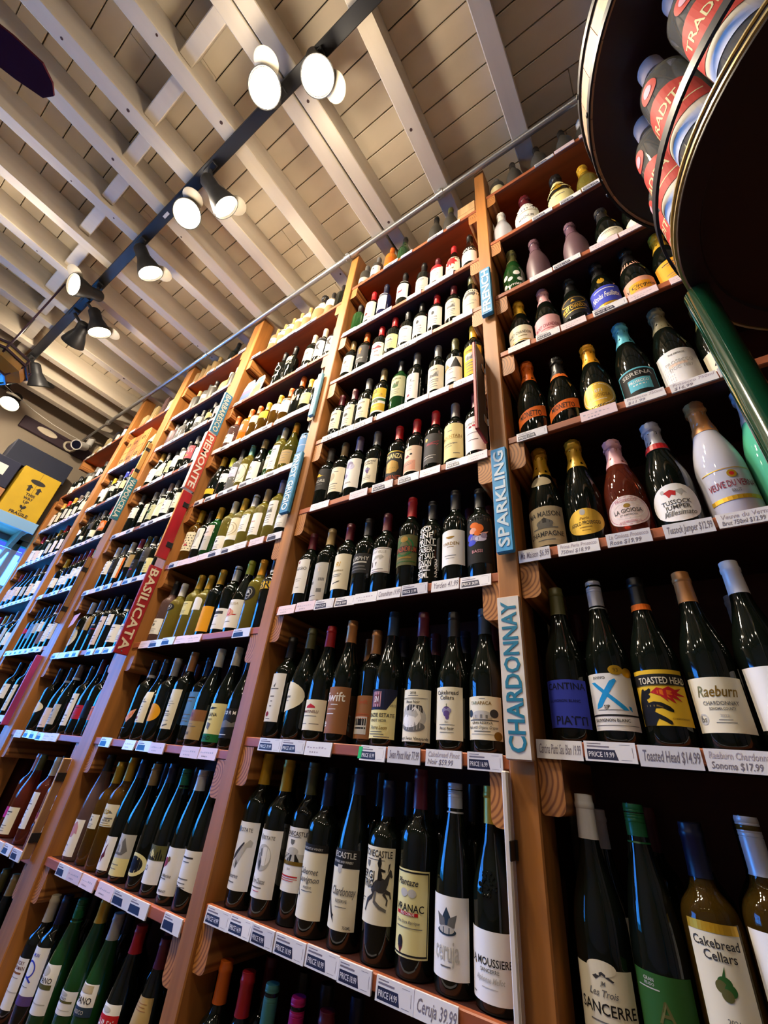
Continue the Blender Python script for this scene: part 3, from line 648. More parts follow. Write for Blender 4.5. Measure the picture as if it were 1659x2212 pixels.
def cap_mesh(shp, H, seg, screw):
    k = ('c', shp, round(H, 2), seg, screw)
    if k in _bc: return _bc[k]
    R = RAD[shp]; g = G(); c = CAP[shp]; e = .0009
    if shp in ('ch', 'mg'):     # crumpled foil over wire cage and cork
        pr = [(rad(shp, c) + e, c * H)]
        for t in (.74, .78, .82, .86, .885): pr.append((rad(shp, t) + e, t * H))
        pr += [(.385 * R, .895 * H), (.47 * R, .905 * H), (.48 * R, .925 * H), (.43 * R, .94 * H), (.45 * R, .96 * H), (.45 * R, .98 * H), (.38 * R, .995 * H), (.15 * R, 1.0 * H)]
        n0 = len(g.v); g.lathe(pr, None, 24)
        r2 = random.Random(3)
        for i in range(n0, len(g.v)):
            x, y, z = g.v[i]
            if z > c * H + .004:
                s = 1 + r2.uniform(-.09, .09); g.v[i] = (x * s, y * s, z + r2.uniform(-.0016, .0016))
    elif screw:
        pr = [(rad(shp, c) + e, c * H)]; rr = max(rad(shp, .9) + e, .0138)
        pr += [(rr, c * H + .004), (rr, H - .026), (rr * .96, H - .0255), (rr * .96, H - .0245), (rr, H - .024)]
        for i in range(4): z = H - .021 + i * .004; pr += [(rr, z), (rr * .97, z + .001), (rr, z + .002)]
        pr += [(rr, H - .003), (rr * .94, H), (rr * .5, H + .0002)]
        g.lathe(pr, None, seg)
    else:
        pr = [(rad(shp, c) + e, c * H)]
        for r, z in PROF[shp]:
            if z > c + .005: pr.append((r * R + e, z * H))
        pr += [(pr[-1][0] * .93, H + .001), (pr[-1][0] * .5, H + .0014)]
        g.lathe(pr, None, seg)
    _bc[k] = g.mesh('bottle_cap', True); return _bc[k]
SHAPES = {'band': [(-1, -.35), (1, .35), (1, 1.35), (-1, .65)], 'half': [(-.9, 0), (-.9, 1)] + [(-.9 + 1.8 * math.sin(PI * i / 12), 1 - (1 - math.cos(PI * i / 12)) / 2) for i in range(1, 12)],
 'oval': ell(0, .5, 1, .5, 32), 'circ': ell(0, .5, 1, .5, 32),
 'arch': [(-1, 0), (1, 0), (1, .7)] + [(math.cos(PI * i / 10), .7 + .3 * math.sin(PI * i / 10)) for i in range(1, 10)] + [(-1, .7)],
 'slant': [(-1, .25), (1, 0), (1, 1), (-1, 1)], 'leaf': [(-.2, 0), (.8, .3), (1, .75), (.5, 1), (-.7, .9), (-1, .4)],
 'rect': [(-1, 0), (1, 0), (1, 1), (-1, 1)]}
def to_surface(g, quads, A, shp, H, lo, hi, eps, m):
    flat = abs(rad(shp, lo) - rad(shp, hi)) < 1e-6
    rows = 1 if flat else 5
    vs = []; fs = []
    for q in quads:
        for k in range(rows):
            t0, t1 = k / rows, (k + 1) / rows; L = lambda a, b, t: (a[0] + (b[0] - a[0]) * t, a[1] + (b[1] - a[1]) * t)
            b = len(vs)
            for u, v in (L(q[0], q[3], t0), L(q[1], q[2], t0), L(q[1], q[2], t1), L(q[0], q[3], t1)):
                th = u * A; z = lo + v * (hi - lo); r = rad(shp, min(max(z, 0), 1)) + eps; vs.append((r * math.sin(th), -r * math.cos(th), z * H))
            fs.append((b, b + 1, b + 2, b + 3))
    g.add(vs, fs, m)
def paint_ops(g, ops, A, shp, H, lo, hi, eps, kind=colm):
    R = rad(shp, (lo + hi) / 2); hm = (hi - lo) * H; wm = A * R
    for op in ops.split(';'):
        f = op.split(); eps += .00002
        if not f: continue
        if f[0] == 'R': u0, v0, u1, v1 = map(float, f[1:5]); to_surface(g, strips([(u0, v0), (u1, v0), (u1, v1), (u0, v1)], .16), A, shp, H, lo, hi, eps, kind(f[5]))
        elif f[0] == 'E': u, v, a, b = map(float, f[1:5]); to_surface(g, strips(ell(u, v, a, b), .16), A, shp, H, lo, hi, eps, kind(f[5]))
        elif f[0] == 'P':
            p = [tuple(map(float, s.split(','))) for s in f[1:-1]]; to_surface(g, strips(p, .16), A, shp, H, lo, hi, eps, kind(f[-1]))
        elif f[0] == 'O':
            u, v, a, b, t = map(float, f[1:6]); o = ell(u, v, a, b); i = ell(u, v, a * (1 - t), b * (1 - t)); n = len(o)
            to_surface(g, [(o[k], o[(k + 1) % n], i[(k + 1) % n], i[k]) for k in range(n)], A, shp, H, lo, hi, eps, kind(f[6]))
        elif f[0] == 'T':   # T u v height colour maxwidth shear text
            u, v, h = map(float, f[1:4]); mw, sh = float(f[5]), float(f[6]); t = ' '.join(f[7:])
            vs, fs, wd = text_polys(t, .012); hh = h * hm; w_ = wd * hh; k = min(1, mw * wm / w_ if w_ else 1)
            out = []
            for x, y, z in vs:
                px = (x - wd / 2 + sh * (y - .5)) * hh * k; th = (u * wm + px) / R; zz = lo * H + v * hm + (y - .5) * hh
                r = rad(shp, min(max(zz / H, 0), 1)) + eps + .0001; out.append((r * math.sin(th), -r * math.cos(th), zz))
            g.add(out, fs, kind(f[4]))
LN = 'R -.5 .30 .5 .325 gy;R -.38 .2 .38 .22 gy;R -.44 .11 .44 .13 gy'
ART = {
 'L': 'R -.55 .80 .5 .84 dg;R -.3 .7 .3 .725 gy;' + LN, 'Ltall': 'P -.2,.72 .1,.8 .05,.7 gy;R -.5 .66 .5 .68 gy;R -.3 .5 .2 .52 gy;R -.15 .4 .1 .42 gy;R -.15 .3 .1 .32 gy;E -.25 .15 .22 .05 rb;R -.3 .05 .2 .06 gy',
 'Llong': 'T -.3 .76 .05 dg .6 0 vol;R -.6 .68 .4 .69 gy;R -.6 .62 .6 .63 gy;R -.6 .57 .2 .58 gy;R -.6 .42 .3 .44 dg;R -.6 .36 .5 .37 gy;R -.6 .32 .4 .33 gy;R -.6 .2 .5 .21 gy;P -.1,.05 .5,.1 .55,.13 -.05,.09 gy',
 'Lsig': 'T 0 .70 .13 gd .8 .2 Rl;T 0 .52 .04 gdk 1.3 0 SIGNORELLO;R -.5 .4 .4 .415 gy;R -.5 .35 .3 .365 gy;P -.3,.14 .3,.2 .35,.23 -.25,.17 dg', 'Lred': 'T 0 .62 .07 ro 1.2 .2 Pinot;' + LN, 'Ltan': 'R -.6 .8 .6 .82 br;R -.6 .7 .5 .72 br;R -.6 .6 .6 .62 br',
 'Esm': 'E 0 .6 .2 .09 gy;R -.3 .8 .3 .83 gy;' + LN, 'Eb': 'E 0 .68 .16 .1 dg;T 0 .46 .07 dg 1.2 0 Riserva;' + LN, 'Etan': 'E -.25 .62 .36 .17 ta;R -.1 .8 .4 .83 gy;' + LN, 'Eg': 'E -.05 .52 .3 .08 dg;P -.5,.76 .5,.82 .5,.85 -.5,.79 gy;T 0 .8 .06 gy 1.2 0 Cabernet;' + LN,
 'Epic': 'R -.55 .5 .5 .74 gs;P -.5,.52 -.3,.66 0,.6 .3,.7 .48,.52 gy;T 0 .83 .07 dg 1.3 0 Estate;R -.5 .38 .5 .41 gy;' + LN, 'Egreen': 'P -.4,.5 -.1,.7 .1,.55 .4,.75 .3,.45 0,.4 fg;E .2 .62 .15 .08 ol;T 0 .86 .08 ol 1.3 0 OLMUS;' + LN,
 'Edot': 'E -.1 .33 .25 .08 mr;R -.3 .8 .3 .84 gy;E .1 .6 .2 .05 gs;R -.5 .12 .5 .15 dg', 'Ebox': 'R -.5 .35 .4 .62 sp;R -.45 .5 .35 .52 gy;R -.45 .44 .2 .46 gy;R -.3 .1 .5 .12 gy', 'Ebig': 'E -.1 .6 .25 .14 gy;E .1 .56 .2 .1 gs;R -.6 .3 .3 .33 gy;R -.6 .22 .1 .24 gy',
 'Ebl': 'R -.35 .75 .3 .85 sb;R -.4 .5 .2 .53 gy;R -.3 .4 .2 .42 gy', 'Etx': 'R -.8 .8 .8 .84 gy;R -.5 .6 .6 .63 gy;R -.3 .4 .4 .43 gy;R -.6 .2 .5 .23 gy', 'Egold': 'P -.3,.72 0,.85 .25,.7 .05,.66 gd;E 0 .58 .3 .07 gd;R -.4 .42 .4 .44 gdk;R -.3 .3 .3 .32 gy',
 'leaf': 'T .1 .88 .055 gy 1.3 0 N ESTATE;E -.35 .88 .14 .05 sb;P -.3,.33 -.05,.3 .5,.62 .75,.63 .8,.7 .6,.74 .3,.66 -.1,.5 gs;P -.55,.38 -.2,.45 .3,.68 .25,.7 -.3,.52 dg;P -.15,.44 .1,.38 -.05,.3 dg;T -.1 .2 .06 gy .8 .3 Reserve;R -.5 .1 .1 .115 gy',
 'bird': 'T .1 .88 .055 gy 1.3 0 N ESTATE;E -.3 .88 .14 .05 gs;E 0 .58 .55 .2 gs;E .15 .6 .35 .14 wh;P -.35,.62 -.1,.66 0,.5 -.05,.38 -.2,.45 dg;P -.2,.7 -.05,.72 -.02,.6 -.15,.58 gy;T 0 .24 .07 gy .9 .3 Pure Chasse;R -.5 .14 .3 .155 gy;R -.3 .09 .2 .1 rs',
 'tractor': 'T 0 .90 .07 dk 1.7 0 STONECASTLE;R -.5 .84 .5 .85 gy;P -.15,.8 .15,.8 .12,.74 0,.71 -.12,.74 gy;R -1 .46 1 .58 gs;P -.9,.46 -.1,.58 -.02,.58 -.6,.46 dk;P -.3,.46 .05,.58 .12,.58 .05,.46 dk;P .3,.46 .25,.58 .32,.58 .6,.46 dk;E .1 .62 .35 .06 gs;R -1 .4 1 .46 gdk;T 0 .34 .03 gy 1.2 0 2021;R -.6 .22 .6 .24 re;R -.6 .19 .6 .20 re;R -.6 .16 .4 .17 re',
 'cabsauv': 'R -1 1 1 1.12 dk;T 0 1.05 .035 gs 1.4 0 STONECASTLE WINERY;T 0 .70 .09 gy 1.2 .3 Cabernet;T .05 .58 .09 gy 1.3 .3 Sauvignon;T .1 .46 .035 gy .9 0 RESERVE;R -.3 .4 .4 .41 gy;P -.75,.7 -.6,.78 -.5,.55 -.55,.42 -.3,.3 -.62,.38 dk;P -.62,.42 -.45,.3 -.38,.34 bk',
 'chard': 'R -1 1 1 1.32 dk;T 0 1.22 .10 gs 1.6 0 NECASTLE;T 0 1.1 .04 gs 1.3 0 VINEYARDS AND WINERY;P -.2,1.05 .1,1.05 .05,.93 -.06,.9 -.16,.93 gs;T .25 .62 .14 gy 1.3 .3 Chardonnay;T .2 .46 .05 gy .7 0 RESERVE;R -.1 .36 .5 .37 gy;P -.85,.95 -.65,.98 -.55,.5 -.25,.25 -.1,.1 -.3,.18 -.7,.45 dk;P -.4,.3 -.15,.22 -.2,.18 bk;T .6 .06 .05 gy .4 0 750ML',
 'sergj': 'T 0 .91 .09 dk 1.7 0 STONECASTLE;R -.5 .82 .5 .83 gy;P -.5,.8 -.25,.8 -.28,.74 -.37,.71 -.47,.74 gy;T -.45 .62 .1 dk .95 0 SERGJ;T -.45 .5 .1 dk .95 0 ISTRIO;P .1,.55 .35,.6 .55,.58 .7,.66 .78,.72 .85,.70 .92,.62 .86,.60 .78,.62 .72,.52 .62,.44 .5,.40 .3,.40 .15,.42 0,.38 -.1,.42 -.02,.5 dg;P .6,.46 .85,.42 .9,.34 .84,.33 .8,.38 .55,.4 dg;P .55,.42 .75,.32 .7,.24 .65,.26 .68,.32 .48,.38 dg;P .1,.42 0,.32 -.2,.27 -.35,.14 -.42,.15 -.28,.31 -.05,.37 dg;P .2,.42 .15,.30 .4,.24 .7,.2 .68,.16 .35,.2 .05,.27 .08,.4 gy;P .2,.56 .22,.72 .15,.78 .22,.86 .32,.86 .36,.78 .32,.72 .42,.62 .4,.56 dk;P .3,.72 .55,.7 .56,.67 .3,.68 dk;P -.08,.5 -.3,.46 -.4,.36 -.32,.44 -.05,.46 gy;P .66,.66 .7,.78 .78,.8 .74,.72 dg;R -.8 .3 -.4 .31 gy;R -.8 .26 -.5 .27 gy',
 'vranac': 'R -.96 .02 .96 .04 dk;R -.96 .96 .96 .98 dk;R -.96 .02 -.92 .98 dk;R .92 .02 .96 .98 dk;T -.05 .85 .08 dg 1.1 .3 Plantaze;E -.2 .72 .2 .05 gs;E .2 .72 .2 .05 gs;T .05 .55 .085 dk 1.5 0 VRANAC;R -.6 .46 .5 .5 re;T 0 .48 .03 wh .9 0 PRO CORDE;T 0 .39 .035 gy 1.4 .2 Crna Gora Barrique;R -.6 .32 .7 .33 gy;E -.3 .16 .15 .07 dk;P -.45,.12 -.15,.12 -.3,.03 mr',
 'ceruja': 'P 0,.86 .18,.74 0,.6 -.18,.74 sl;P -.1,.72 -.45,.78 -.35,.62 0,.58 gy;P .1,.72 .45,.78 .35,.62 0,.58 gy;E 0 .56 .42 .05 sl;E 0 .58 .34 .05 gs;T 0 .34 .24 gs 1.1 0 ceruja;R -.25 .14 .2 .155 gy',
 'mouss': 'T 0 .56 .11 dk 1.7 0 LA MOUSSIERE;T 0 .44 .055 gy .8 0 SANCERRE;E -.6 .5 .05 .025 gdk;T 0 .32 .08 gs 1.1 .35 Alphonse Mellot;R -.3 .2 .3 .21 gs;R -.8 .08 -.6 .1 gy',
 'halfoval': 'T -.4 .5 .1 gy .7 .3 Beaune;R -.7 .7 -.3 .72 gy;R -.7 .35 -.2 .37 gy;R -.7 .85 -.5 .87 gy', 'roof': 'P -.35,.72 -.3,.78 0,.86 .3,.78 .35,.72 re;T 0 .6 .09 mr 1.6 0 MARTINELLI;R -.5 .45 .5 .47 gy;R -.8 .2 -.1 .22 gy;R .1 .2 .7 .22 gy',
 'swift': 'T 0 .78 .2 wh 1.5 0 Swift;R -.2 .6 .3 .615 wh;R -.4 .5 .2 .515 wh;R -.5 .4 .1 .415 wh;T -.6 .22 .16 wh .6 0 re', 'backlab': 'T 0 .85 .1 ro 1.3 0 Swift;R -.6 .55 .5 .57 ro;R -.6 .5 .5 .52 ro;R -.6 .45 .4 .47 ro;R -.55 .1 .4 .5 gs;R -.5 .3 .35 .45 dk;R -.5 .22 .35 .26 dk',
 'kenzie': 'R -.9 .58 .45 1.02 nv;P .45,.58 1.01,.9 1.01,1.02 .45,1.02 nv;R -.5 .64 .1 .97 rp;R -.38 .7 -.02 .9 mr;T -.2 .8 .12 wh .3 0 SN;T .8 .68 .05 gy .4 0 2012;T .05 .47 .075 dk 1.75 0 KENZIE ESTATE;T 0 .36 .055 dg 1 0 PINOT NOIR;T .05 .22 .075 gdk 1 .35 Pierre Leon;R -.5 .13 .3 .145 gy;R -.6 .08 .4 .095 gy;R -.2 .03 .7 .045 gy',
 'swan': 'T 0 .93 .05 dk .5 0 2018;R -.3 .87 .3 .885 gy;R -.8 .82 .8 .83 gy;R -.7 .8 .7 .805 gy;T 0 .75 .055 dk .8 0 Pinot Noir;E 0 .45 .75 .25 gs;P -.75,.5 -.2,.7 .5,.68 .7,.5 .3,.6 -.3,.58 dg;E 0 .28 .7 .1 gy;E -.15 .36 .5 .1 wh;P -.65,.42 -.4,.5 .15,.46 .3,.36 0,.3 -.6,.34 wh;P .1,.4 .35,.5 .2,.6 .1,.56 0,.6 .15,.66 .4,.58 .5,.44 .3,.3 wh;P -.02,.56 .12,.62 .1,.57 dk;T 0 .06 .055 dk 1.8 0 Joseph Swan Vineyards',
 'cake': 'T 0 .89 .08 dg 1.5 0 Cakebread;T 0 .79 .08 dg 1.1 0 Cellars;E 0 .56 .22 .06 pu;E -.15 .54 .15 .05 la;E .15 .54 .16 .05 la;E 0 .48 .2 .06 pu;E .05 .42 .12 .05 pu;R -.02 .6 .02 .67 fg;T 0 .33 .03 gy .3 0 2021;R -.5 .27 .5 .28 gy;T 0 .21 .055 dg .9 0 Pinot Noir;R -.45 .13 .45 .14 gy',
 'tarap': 'T -.05 .84 .08 gdk 1.4 0 TARAPACA;R -.1 .94 .2 .95 gy;E 0 .56 .5 .1 gs;R -.5 .46 .5 .56 ta;R -.3 .48 -.2 .56 gy;R -.05 .48 .05 .57 gy;R .2 .48 .3 .56 gy;E -.65 .6 .18 .09 sl;E .6 .6 .2 .1 dg;R -.7 .43 .8 .45 dg;T 0 .38 .055 dg 1.3 0 GRAN RESERVA;T 0 .28 .07 gy 1.5 .3 Made with Organic Grapes;R -.4 .18 .4 .2 gy;R -.6 .12 .6 .13 gy;E .75 .1 .2 .1 gdk',
 'aggio': 'E -.3 .92 .12 .05 rb;T 0 .72 .085 dg 1.5 0 AGGIO;R -.4 .4 .4 .41 gy;R -.25 .34 .3 .35 gy;R -.1 .14 .3 .17 gs', 'T': 'R -1 0 1 .62 gs;T .1 .82 .13 sp .4 0 T;R .2 .5 .8 .58 gy;R -.8 .42 -.3 .5 gy;R .2 .2 .7 .3 gy;R -.6 .1 .2 .12 dg', 'murphy': 'T 0 .74 .2 gs 1.7 0 MURPHY;R -.7 .5 .7 .58 gs;R -.6 .3 .6 .36 gy;R -.7 .15 .7 .2 gy',
 'ville': 'R -.95 .03 .95 .05 mr;R -.95 .95 .95 .97 mr;R -.95 .03 -.92 .97 mr;R .92 .03 .95 .97 mr;T 0 .83 .1 gs 1.5 0 OAKVILLE;P -.5,.45 .1,.6 .2,.5 .5,.62 .3,.7 -.2,.66 gs;P -.5,.45 -.4,.45 -.35,.25 -.5,.2 dk;P -.1,.4 0,.42 -.1,.25 dk;R -.5 .12 .5 .14 gy',
 'conun': 'O 0 .6 .75 .32 .16 gr;O 0 .55 .5 .28 .2 fg;R -1 .42 1 .62 dk;T 0 .52 .16 ro 1.85 0 CONUNDRUM;R -.9 .1 .9 .13 fg;E 0 .85 .3 .1 gdk;R -.6 .22 .6 .26 gdk', 'nofine': 'O -.15 .90 .5 .07 .14 wh;T -.15 .90 .085 wh .7 0 NO;T -.1 .775 .10 wh 1.1 0 FINE;T 0 .655 .10 wh 1.3 0 PRINT;R -.6 .575 .7 .59 wh;T -.05 .505 .10 wh 1.3 0 CABER-;T -.05 .385 .10 wh 1.35 0 NET SAU-;T -.15 .27 .10 wh 1.1 0 VIGNON;R -.6 .13 .35 .145 wh;R -.6 .205 .35 .22 wh;T -.1 .175 .055 wh .7 0 CALIF;T -.2 .06 .10 wh .9 0 750ML;T .72 .3 .07 wh .2 0 2;T .72 .22 .07 wh .2 0 0;T .72 .14 .07 wh .2 0 2;T .72 .06 .07 wh .2 0 2',
 'yarden': 'R -.3 .79 .3 .81 gdk;P -.3,.79 -.1,.74 .1,.74 .3,.79 gdk;T 0 .6 .085 gdk 1.6 0 YARDEN;R -.2 .5 .25 .515 gdk;R -.4 .25 .4 .265 gy;R -.3 .18 .3 .19 gy', 'bassi': 'E -.1 .8 .3 .06 or;E .15 .72 .35 .1 or;E -.2 .68 .25 .07 sa;E .1 .62 .2 .06 or;E -.4 .55 .25 .08 bl;E -.1 .5 .3 .08 la;E .3 .5 .35 .06 lv;E .5 .56 .2 .06 la;P .2,.6 .8,.66 .5,.55 sa;E -.3 .43 .3 .06 bl;T .05 .24 .06 rp .8 0 BASSI',
 'vore': 'P -.7,.72 -.2,.8 .1,.68 .6,.62 .3,.66 -.1,.62 ye;T 0 .42 .13 gs 1.3 0 VORE;R -1 .2 1 .32 dk;R -.8 .24 .4 .27 gy', 'purple': 'E -.1 .78 .4 .12 la;E .15 .7 .3 .1 lv;E -.35 .42 .25 .09 la;E -.15 .5 .15 .06 lv;T -.1 .16 .05 gy 1 0 SUPERIA', 'bonanza': 'R -1 .97 1 1.0 gd;T 0 .82 .16 lc 1.8 .1 BONANZA;P -.5,.62 .1,.68 .6,.6 .7,.4 .5,.28 0,.24 -.45,.3 -.6,.45 gdk;R -.6 .4 .5 .43 ol;T 0 .1 .13 ro 1.8 .1 CABERNET',
 'lips': 'P -.5,.58 -.2,.66 0,.58 -.2,.54 rb;E .1 .66 .12 .04 dk;T -.1 .85 .05 gy 1 0 FAVIA;R -.85 .05 .5 .42 sa;R -.7 .32 .3 .34 gy;R -.7 .26 .2 .28 gy', 'dgred': 'E -.35 .82 .12 .05 gd;P -.2,.62 .7,.72 .75,.75 -.1,.66 rb;T .2 .64 .07 rd 1 .4 Memory;R -.6 .24 .5 .26 gs;R -.6 .16 .3 .18 gs', 'mountain': 'R -.3 .78 .1 .8 gy;T 0 .62 .09 gdk 1.7 0 MOUNTAIN;R -.8 .55 .8 .56 gdk;T -.1 .42 .045 gy 1.2 0 Cabernet Sauvignon;R -.6 .34 .1 .35 gy;R .2 .12 .7 .14 gy',
 'redflow': 'T 0 .8 .06 gy 1.4 0 AVENTURA;E -.2 .7 .14 .03 rb;E .15 .72 .18 .03 cm;E .4 .7 .12 .025 rb;R -.5 .5 .5 .52 gy;R -.4 .3 .4 .32 gy', 'fifty': 'R -1 .35 1 .6 wh;R -1 .45 1 .56 fg;R -.2 .38 .3 .54 ol;T -.2 .86 .12 dk .8 0 50;T 0 .72 .07 gdk 1.6 0 CAYMUS;R -.5 .2 .5 .23 gdk;R -1 0 1 .06 wh', 'tri': 'P -.98,.58 -.55,.85 -.1,.58 tn;P -.1,.58 .4,.98 .95,.58 dg;P .4,.98 .95,.58 .6,.62 bk;T -.3 .52 .05 or .8 0 ADAMA;R -.4 .36 .2 .38 gy;R -.6 .12 .4 .14 gy',
 'dgor': 'E 0 .74 .18 .13 or;R -.12 .52 .12 .6 or;T 0 .28 .12 gs 1.3 .3 Faire;R -.6 .1 .5 .13 gy', 'redscr': 'P -.75,.6 -.3,.78 0,.68 .4,.8 .8,.72 .5,.64 .1,.6 -.2,.66 rb;T 0 .48 .1 rd 1.4 .3 Lange;T .2 .22 .09 rb .9 .3 Prime;R -.8 .9 .8 .92 rb', 'bear1': 'P -.5,.6 -.4,.74 0,.8 .45,.78 .55,.62 .4,.6 .35,.66 0,.66 -.25,.6 gy;E .5 .76 .14 .05 gy;T 0 .9 .05 gy 1.2 0 Cabernet;T 0 .4 .08 gs 1.5 0 LA SIRENA;R -.5 .25 .5 .27 gy',
 'redbird': 'P -.4,.38 -.2,.46 0,.4 .3,.46 .2,.32 -.3,.3 rb;R -.3 .7 .5 .72 gy', 'redtop': 'E 0 .82 .85 .16 re;P -.2,.52 .1,.58 .2,.5 rp;R -.6 .35 .5 .37 gy;R -.5 .25 .4 .27 gy', 'maple': 'P -.3,.4 -.75,.65 -.5,.7 -.6,.85 -.25,.82 -.1,.98 .15,.86 .5,.9 .4,.75 .75,.6 .4,.55 .45,.4 .1,.48 0,.3 -.1,.5 re;T -.2 .2 .12 dk 1.3 .3 Clare', 'gaja': 'R -1 1 1 1.4 dk;T 0 1.2 .22 wh 1.2 0 GAJA',
 'sanc': 'E 0 1.0 .45 .12 cr;P -.3,.86 0,.95 .35,.84 .3,.82 0,.9 -.2,.82 dg;T 0 .78 .06 gy .4 .2 JM;T 0 .64 .1 gy 1.4 .35 Les Trois;T .05 .42 .16 dk 1.75 0 SANCERRE;R -.5 .22 .5 .24 gy', 'greenw': 'T -.4 .88 .06 gs .9 0 GRAN;T -.4 .8 .05 gs .9 0 FEUDO;R -.8 .72 -.1 .74 gs;T 0 .4 .35 ol 1.2 0 A', 'cakebig': 'R -1 1 1 1.1 gd;T 0 .90 .09 dg 1.7 0 Cakebread;T .05 .78 .09 dg 1.2 0 Cellars;E 0 .54 .25 .06 fg;E -.15 .5 .2 .06 ol;E .15 .48 .2 .06 fg;E 0 .43 .2 .06 ol;P -.05,.6 .1,.7 .05,.58 fg;T 0 .2 .05 gy .4 0 2021;R -.5 .12 .5 .13 gy',
 'flower': 'E -.2 .62 .2 .07 rb;E .0 .55 .22 .08 rd;E .15 .65 .18 .06 rs;E .1 .42 .15 .06 pu;T .4 .8 .07 gy .8 0 Flora', 'piatti': 'T .05 .86 .14 nv 1.8 0 CANTINA;T -.1 .55 .055 nv 1.5 0 SAUVIGNON BLANC;T .15 .15 .17 nv 1.6 0 PIATTI', 'x': 'T -.35 .92 .05 dg .7 0 INVIVO;P -.75,.84 -.55,.84 .5,.4 .6,.34 .4,.34 ltb;P .05,.86 .25,.9 .3,.86 -.4,.4 -.65,.36 -.6,.44 ltb;P .6,.42 .72,.4 .72,.32 .62,.36 ltb;T -.2 .40 .06 dk .5 0 SJP;R -.6 .34 .4 .35 gy;R -1 .24 1 .27 dk;T -.15 .17 .05 dk 1.4 0 SAUVIGNON BLANC;R -.9 .08 .9 .09 gy;E .35 1.06 .28 .09 gd;E .82 1.02 .24 .09 gd;T .35 1.06 .07 gdk .3 0 93',
 'toasted': 'R -1 .7 1 .92 dk;R -1 .70 1 .715 gdk;T .15 .8 .12 cr 1.75 0 TOASTED HEAD;P -.95,0 -.98,.2 -.9,.42 -.78,.56 -.7,.64 -.62,.66 -.58,.62 -.48,.63 -.38,.66 -.33,.64 -.36,.58 -.44,.55 -.38,.52 -.42,.49 -.55,.46 -.5,.40 -.3,.42 -.05,.40 .2,.33 .3,.27 .28,.23 .15,.25 -.05,.30 -.28,.30 -.35,.24 -.2,.2 0,.14 .15,.08 .17,.03 .1,.02 -.05,.07 -.25,.12 -.35,.06 -.4,0 bk;P -.36,.58 -.1,.67 .1,.64 .3,.69 .5,.63 .75,.66 .55,.58 .88,.52 .5,.52 .7,.42 .35,.49 .45,.38 .15,.48 .2,.41 -.05,.52 re;P -.25,.585 0,.63 .25,.62 .45,.60 .3,.57 .5,.53 .2,.54 .3,.47 .05,.53 or;P -.6,.36 -.2,.36 .1,.29 -.2,.33 -.6,.33 gdk;T .5 .12 .03 gdk .7 0 CHARDONNAY', 'raeb': '',
 'raeburn': 'T 0 .74 .2 gdk 1.25 .3 Raeburn;T 0 .52 .07 gy 1.1 0 CHARDONNAY;T 0 .42 .05 gy .8 0 SONOMA COUNTY;T 0 .3 .05 gs .3 0 2022;R -.2 .22 .2 .23 gy;R -.3 .17 .3 .18 gy;O -.68 .24 .17 .1 .3 gs;T -.68 .24 .1 gy .2 .2 bs', 'maison': 'T 0 .8 .13 dg 1.6 0 MA MAISON;E 0 .55 .4 .1 gy;R -.35 .45 .35 .56 gy;P -.4,.56 0,.7 .4,.56 dg;R -.6 .42 .6 .45 gy;T 0 .28 .12 dg 1.7 0 CHAMPAGNE;R -.4 .12 .4 .14 gy', 'asolo': 'E -.05 .86 .14 .12 gs;T 0 .44 .13 dk 1.5 0 ASOLO PROSECCO;R -.3 .26 .3 .3 gdk;T 0 .62 .1 gdk 1.1 .3 Perla;R -.2 .16 .2 .18 gdk',
 'gioiosa': 'O 0 .5 .92 .46 .04 rp;T 0 .84 .09 rp .9 0 PROSECCO;O 0 .5 .7 .26 .04 wh;E 0 .66 .14 .07 gdk;T 0 .5 .13 dg 1.2 0 LA GIOIOSA;T 0 .36 .05 gy .8 0 ET AMOROSA;T 0 .14 .07 rp .9 0 ROSE MILLESIMATO', 'tussock': 'P -.4,.78 -.1,.84 .1,.78 .05,.66 -.1,.7 -.2,.62 -.3,.74 re;P .05,.8 .35,.84 .5,.7 .35,.74 .25,.66 .15,.72 gs;E -.4 .82 .08 .05 gs;T 0 .5 .11 dg 1.1 0 TUSSOCK;T 0 .37 .11 dg .95 0 JUMPER;T .05 .22 .13 gy 1.2 .4 Millesimato', 'veuve': 'T .1 .6 .16 rb 1.75 0 VEUVE DU VERNAY;E .15 .84 .16 .1 gd;E .15 .84 .08 .05 re;R -.9 .98 .95 1.0 gd;T .1 .42 .07 gy .3 0 BRUT;R -.9 .2 .95 .3 gd',
 'mion1': 'T 0 .5 .5 dk 1.3 0 MIONETTO', 'mion2': 'T 0 .5 .5 dk 1.3 0 MIONETTO', 'gio2': 'O 0 .5 .9 .44 .05 cr;T 0 .66 .12 cr .5 0 1871;T 0 .46 .13 gdk 1.3 0 LA GIOIOSA;R -.4 .28 .4 .31 cr;T 0 .04 .12 dk 1.3 0 PROSECCO', 'serena': 'R -1 0 1 .05 tq;R -1 .95 1 1 tq;R -1 0 -.94 1 tq;R .94 0 1 1 tq;T 0 .8 .14 gs 1.5 0 SERENA;R -.5 .2 .55 .62 tq;T 0 .5 .09 wh .9 0 PROSECCO;R -.3 .36 .3 .4 wh', 'mionw': 'T 0 .86 .05 gy .7 0 THE EMPEROR;T 0 .62 .1 gs 1.2 0 PROSECCO;T 0 .44 .08 gs 1.0 0 DOC 1887;R -.5 .5 .3 .58 sp;' + ';'.join('E %.2f %.2f .018 .02 wh' % (x * .09 - .85 + (.9 if x > 5 else 0), y * .09 + .12) for x in range(10) for y in range(6)), 'bo': 'T -.1 .55 .4 dk 1.3 .4 bo',
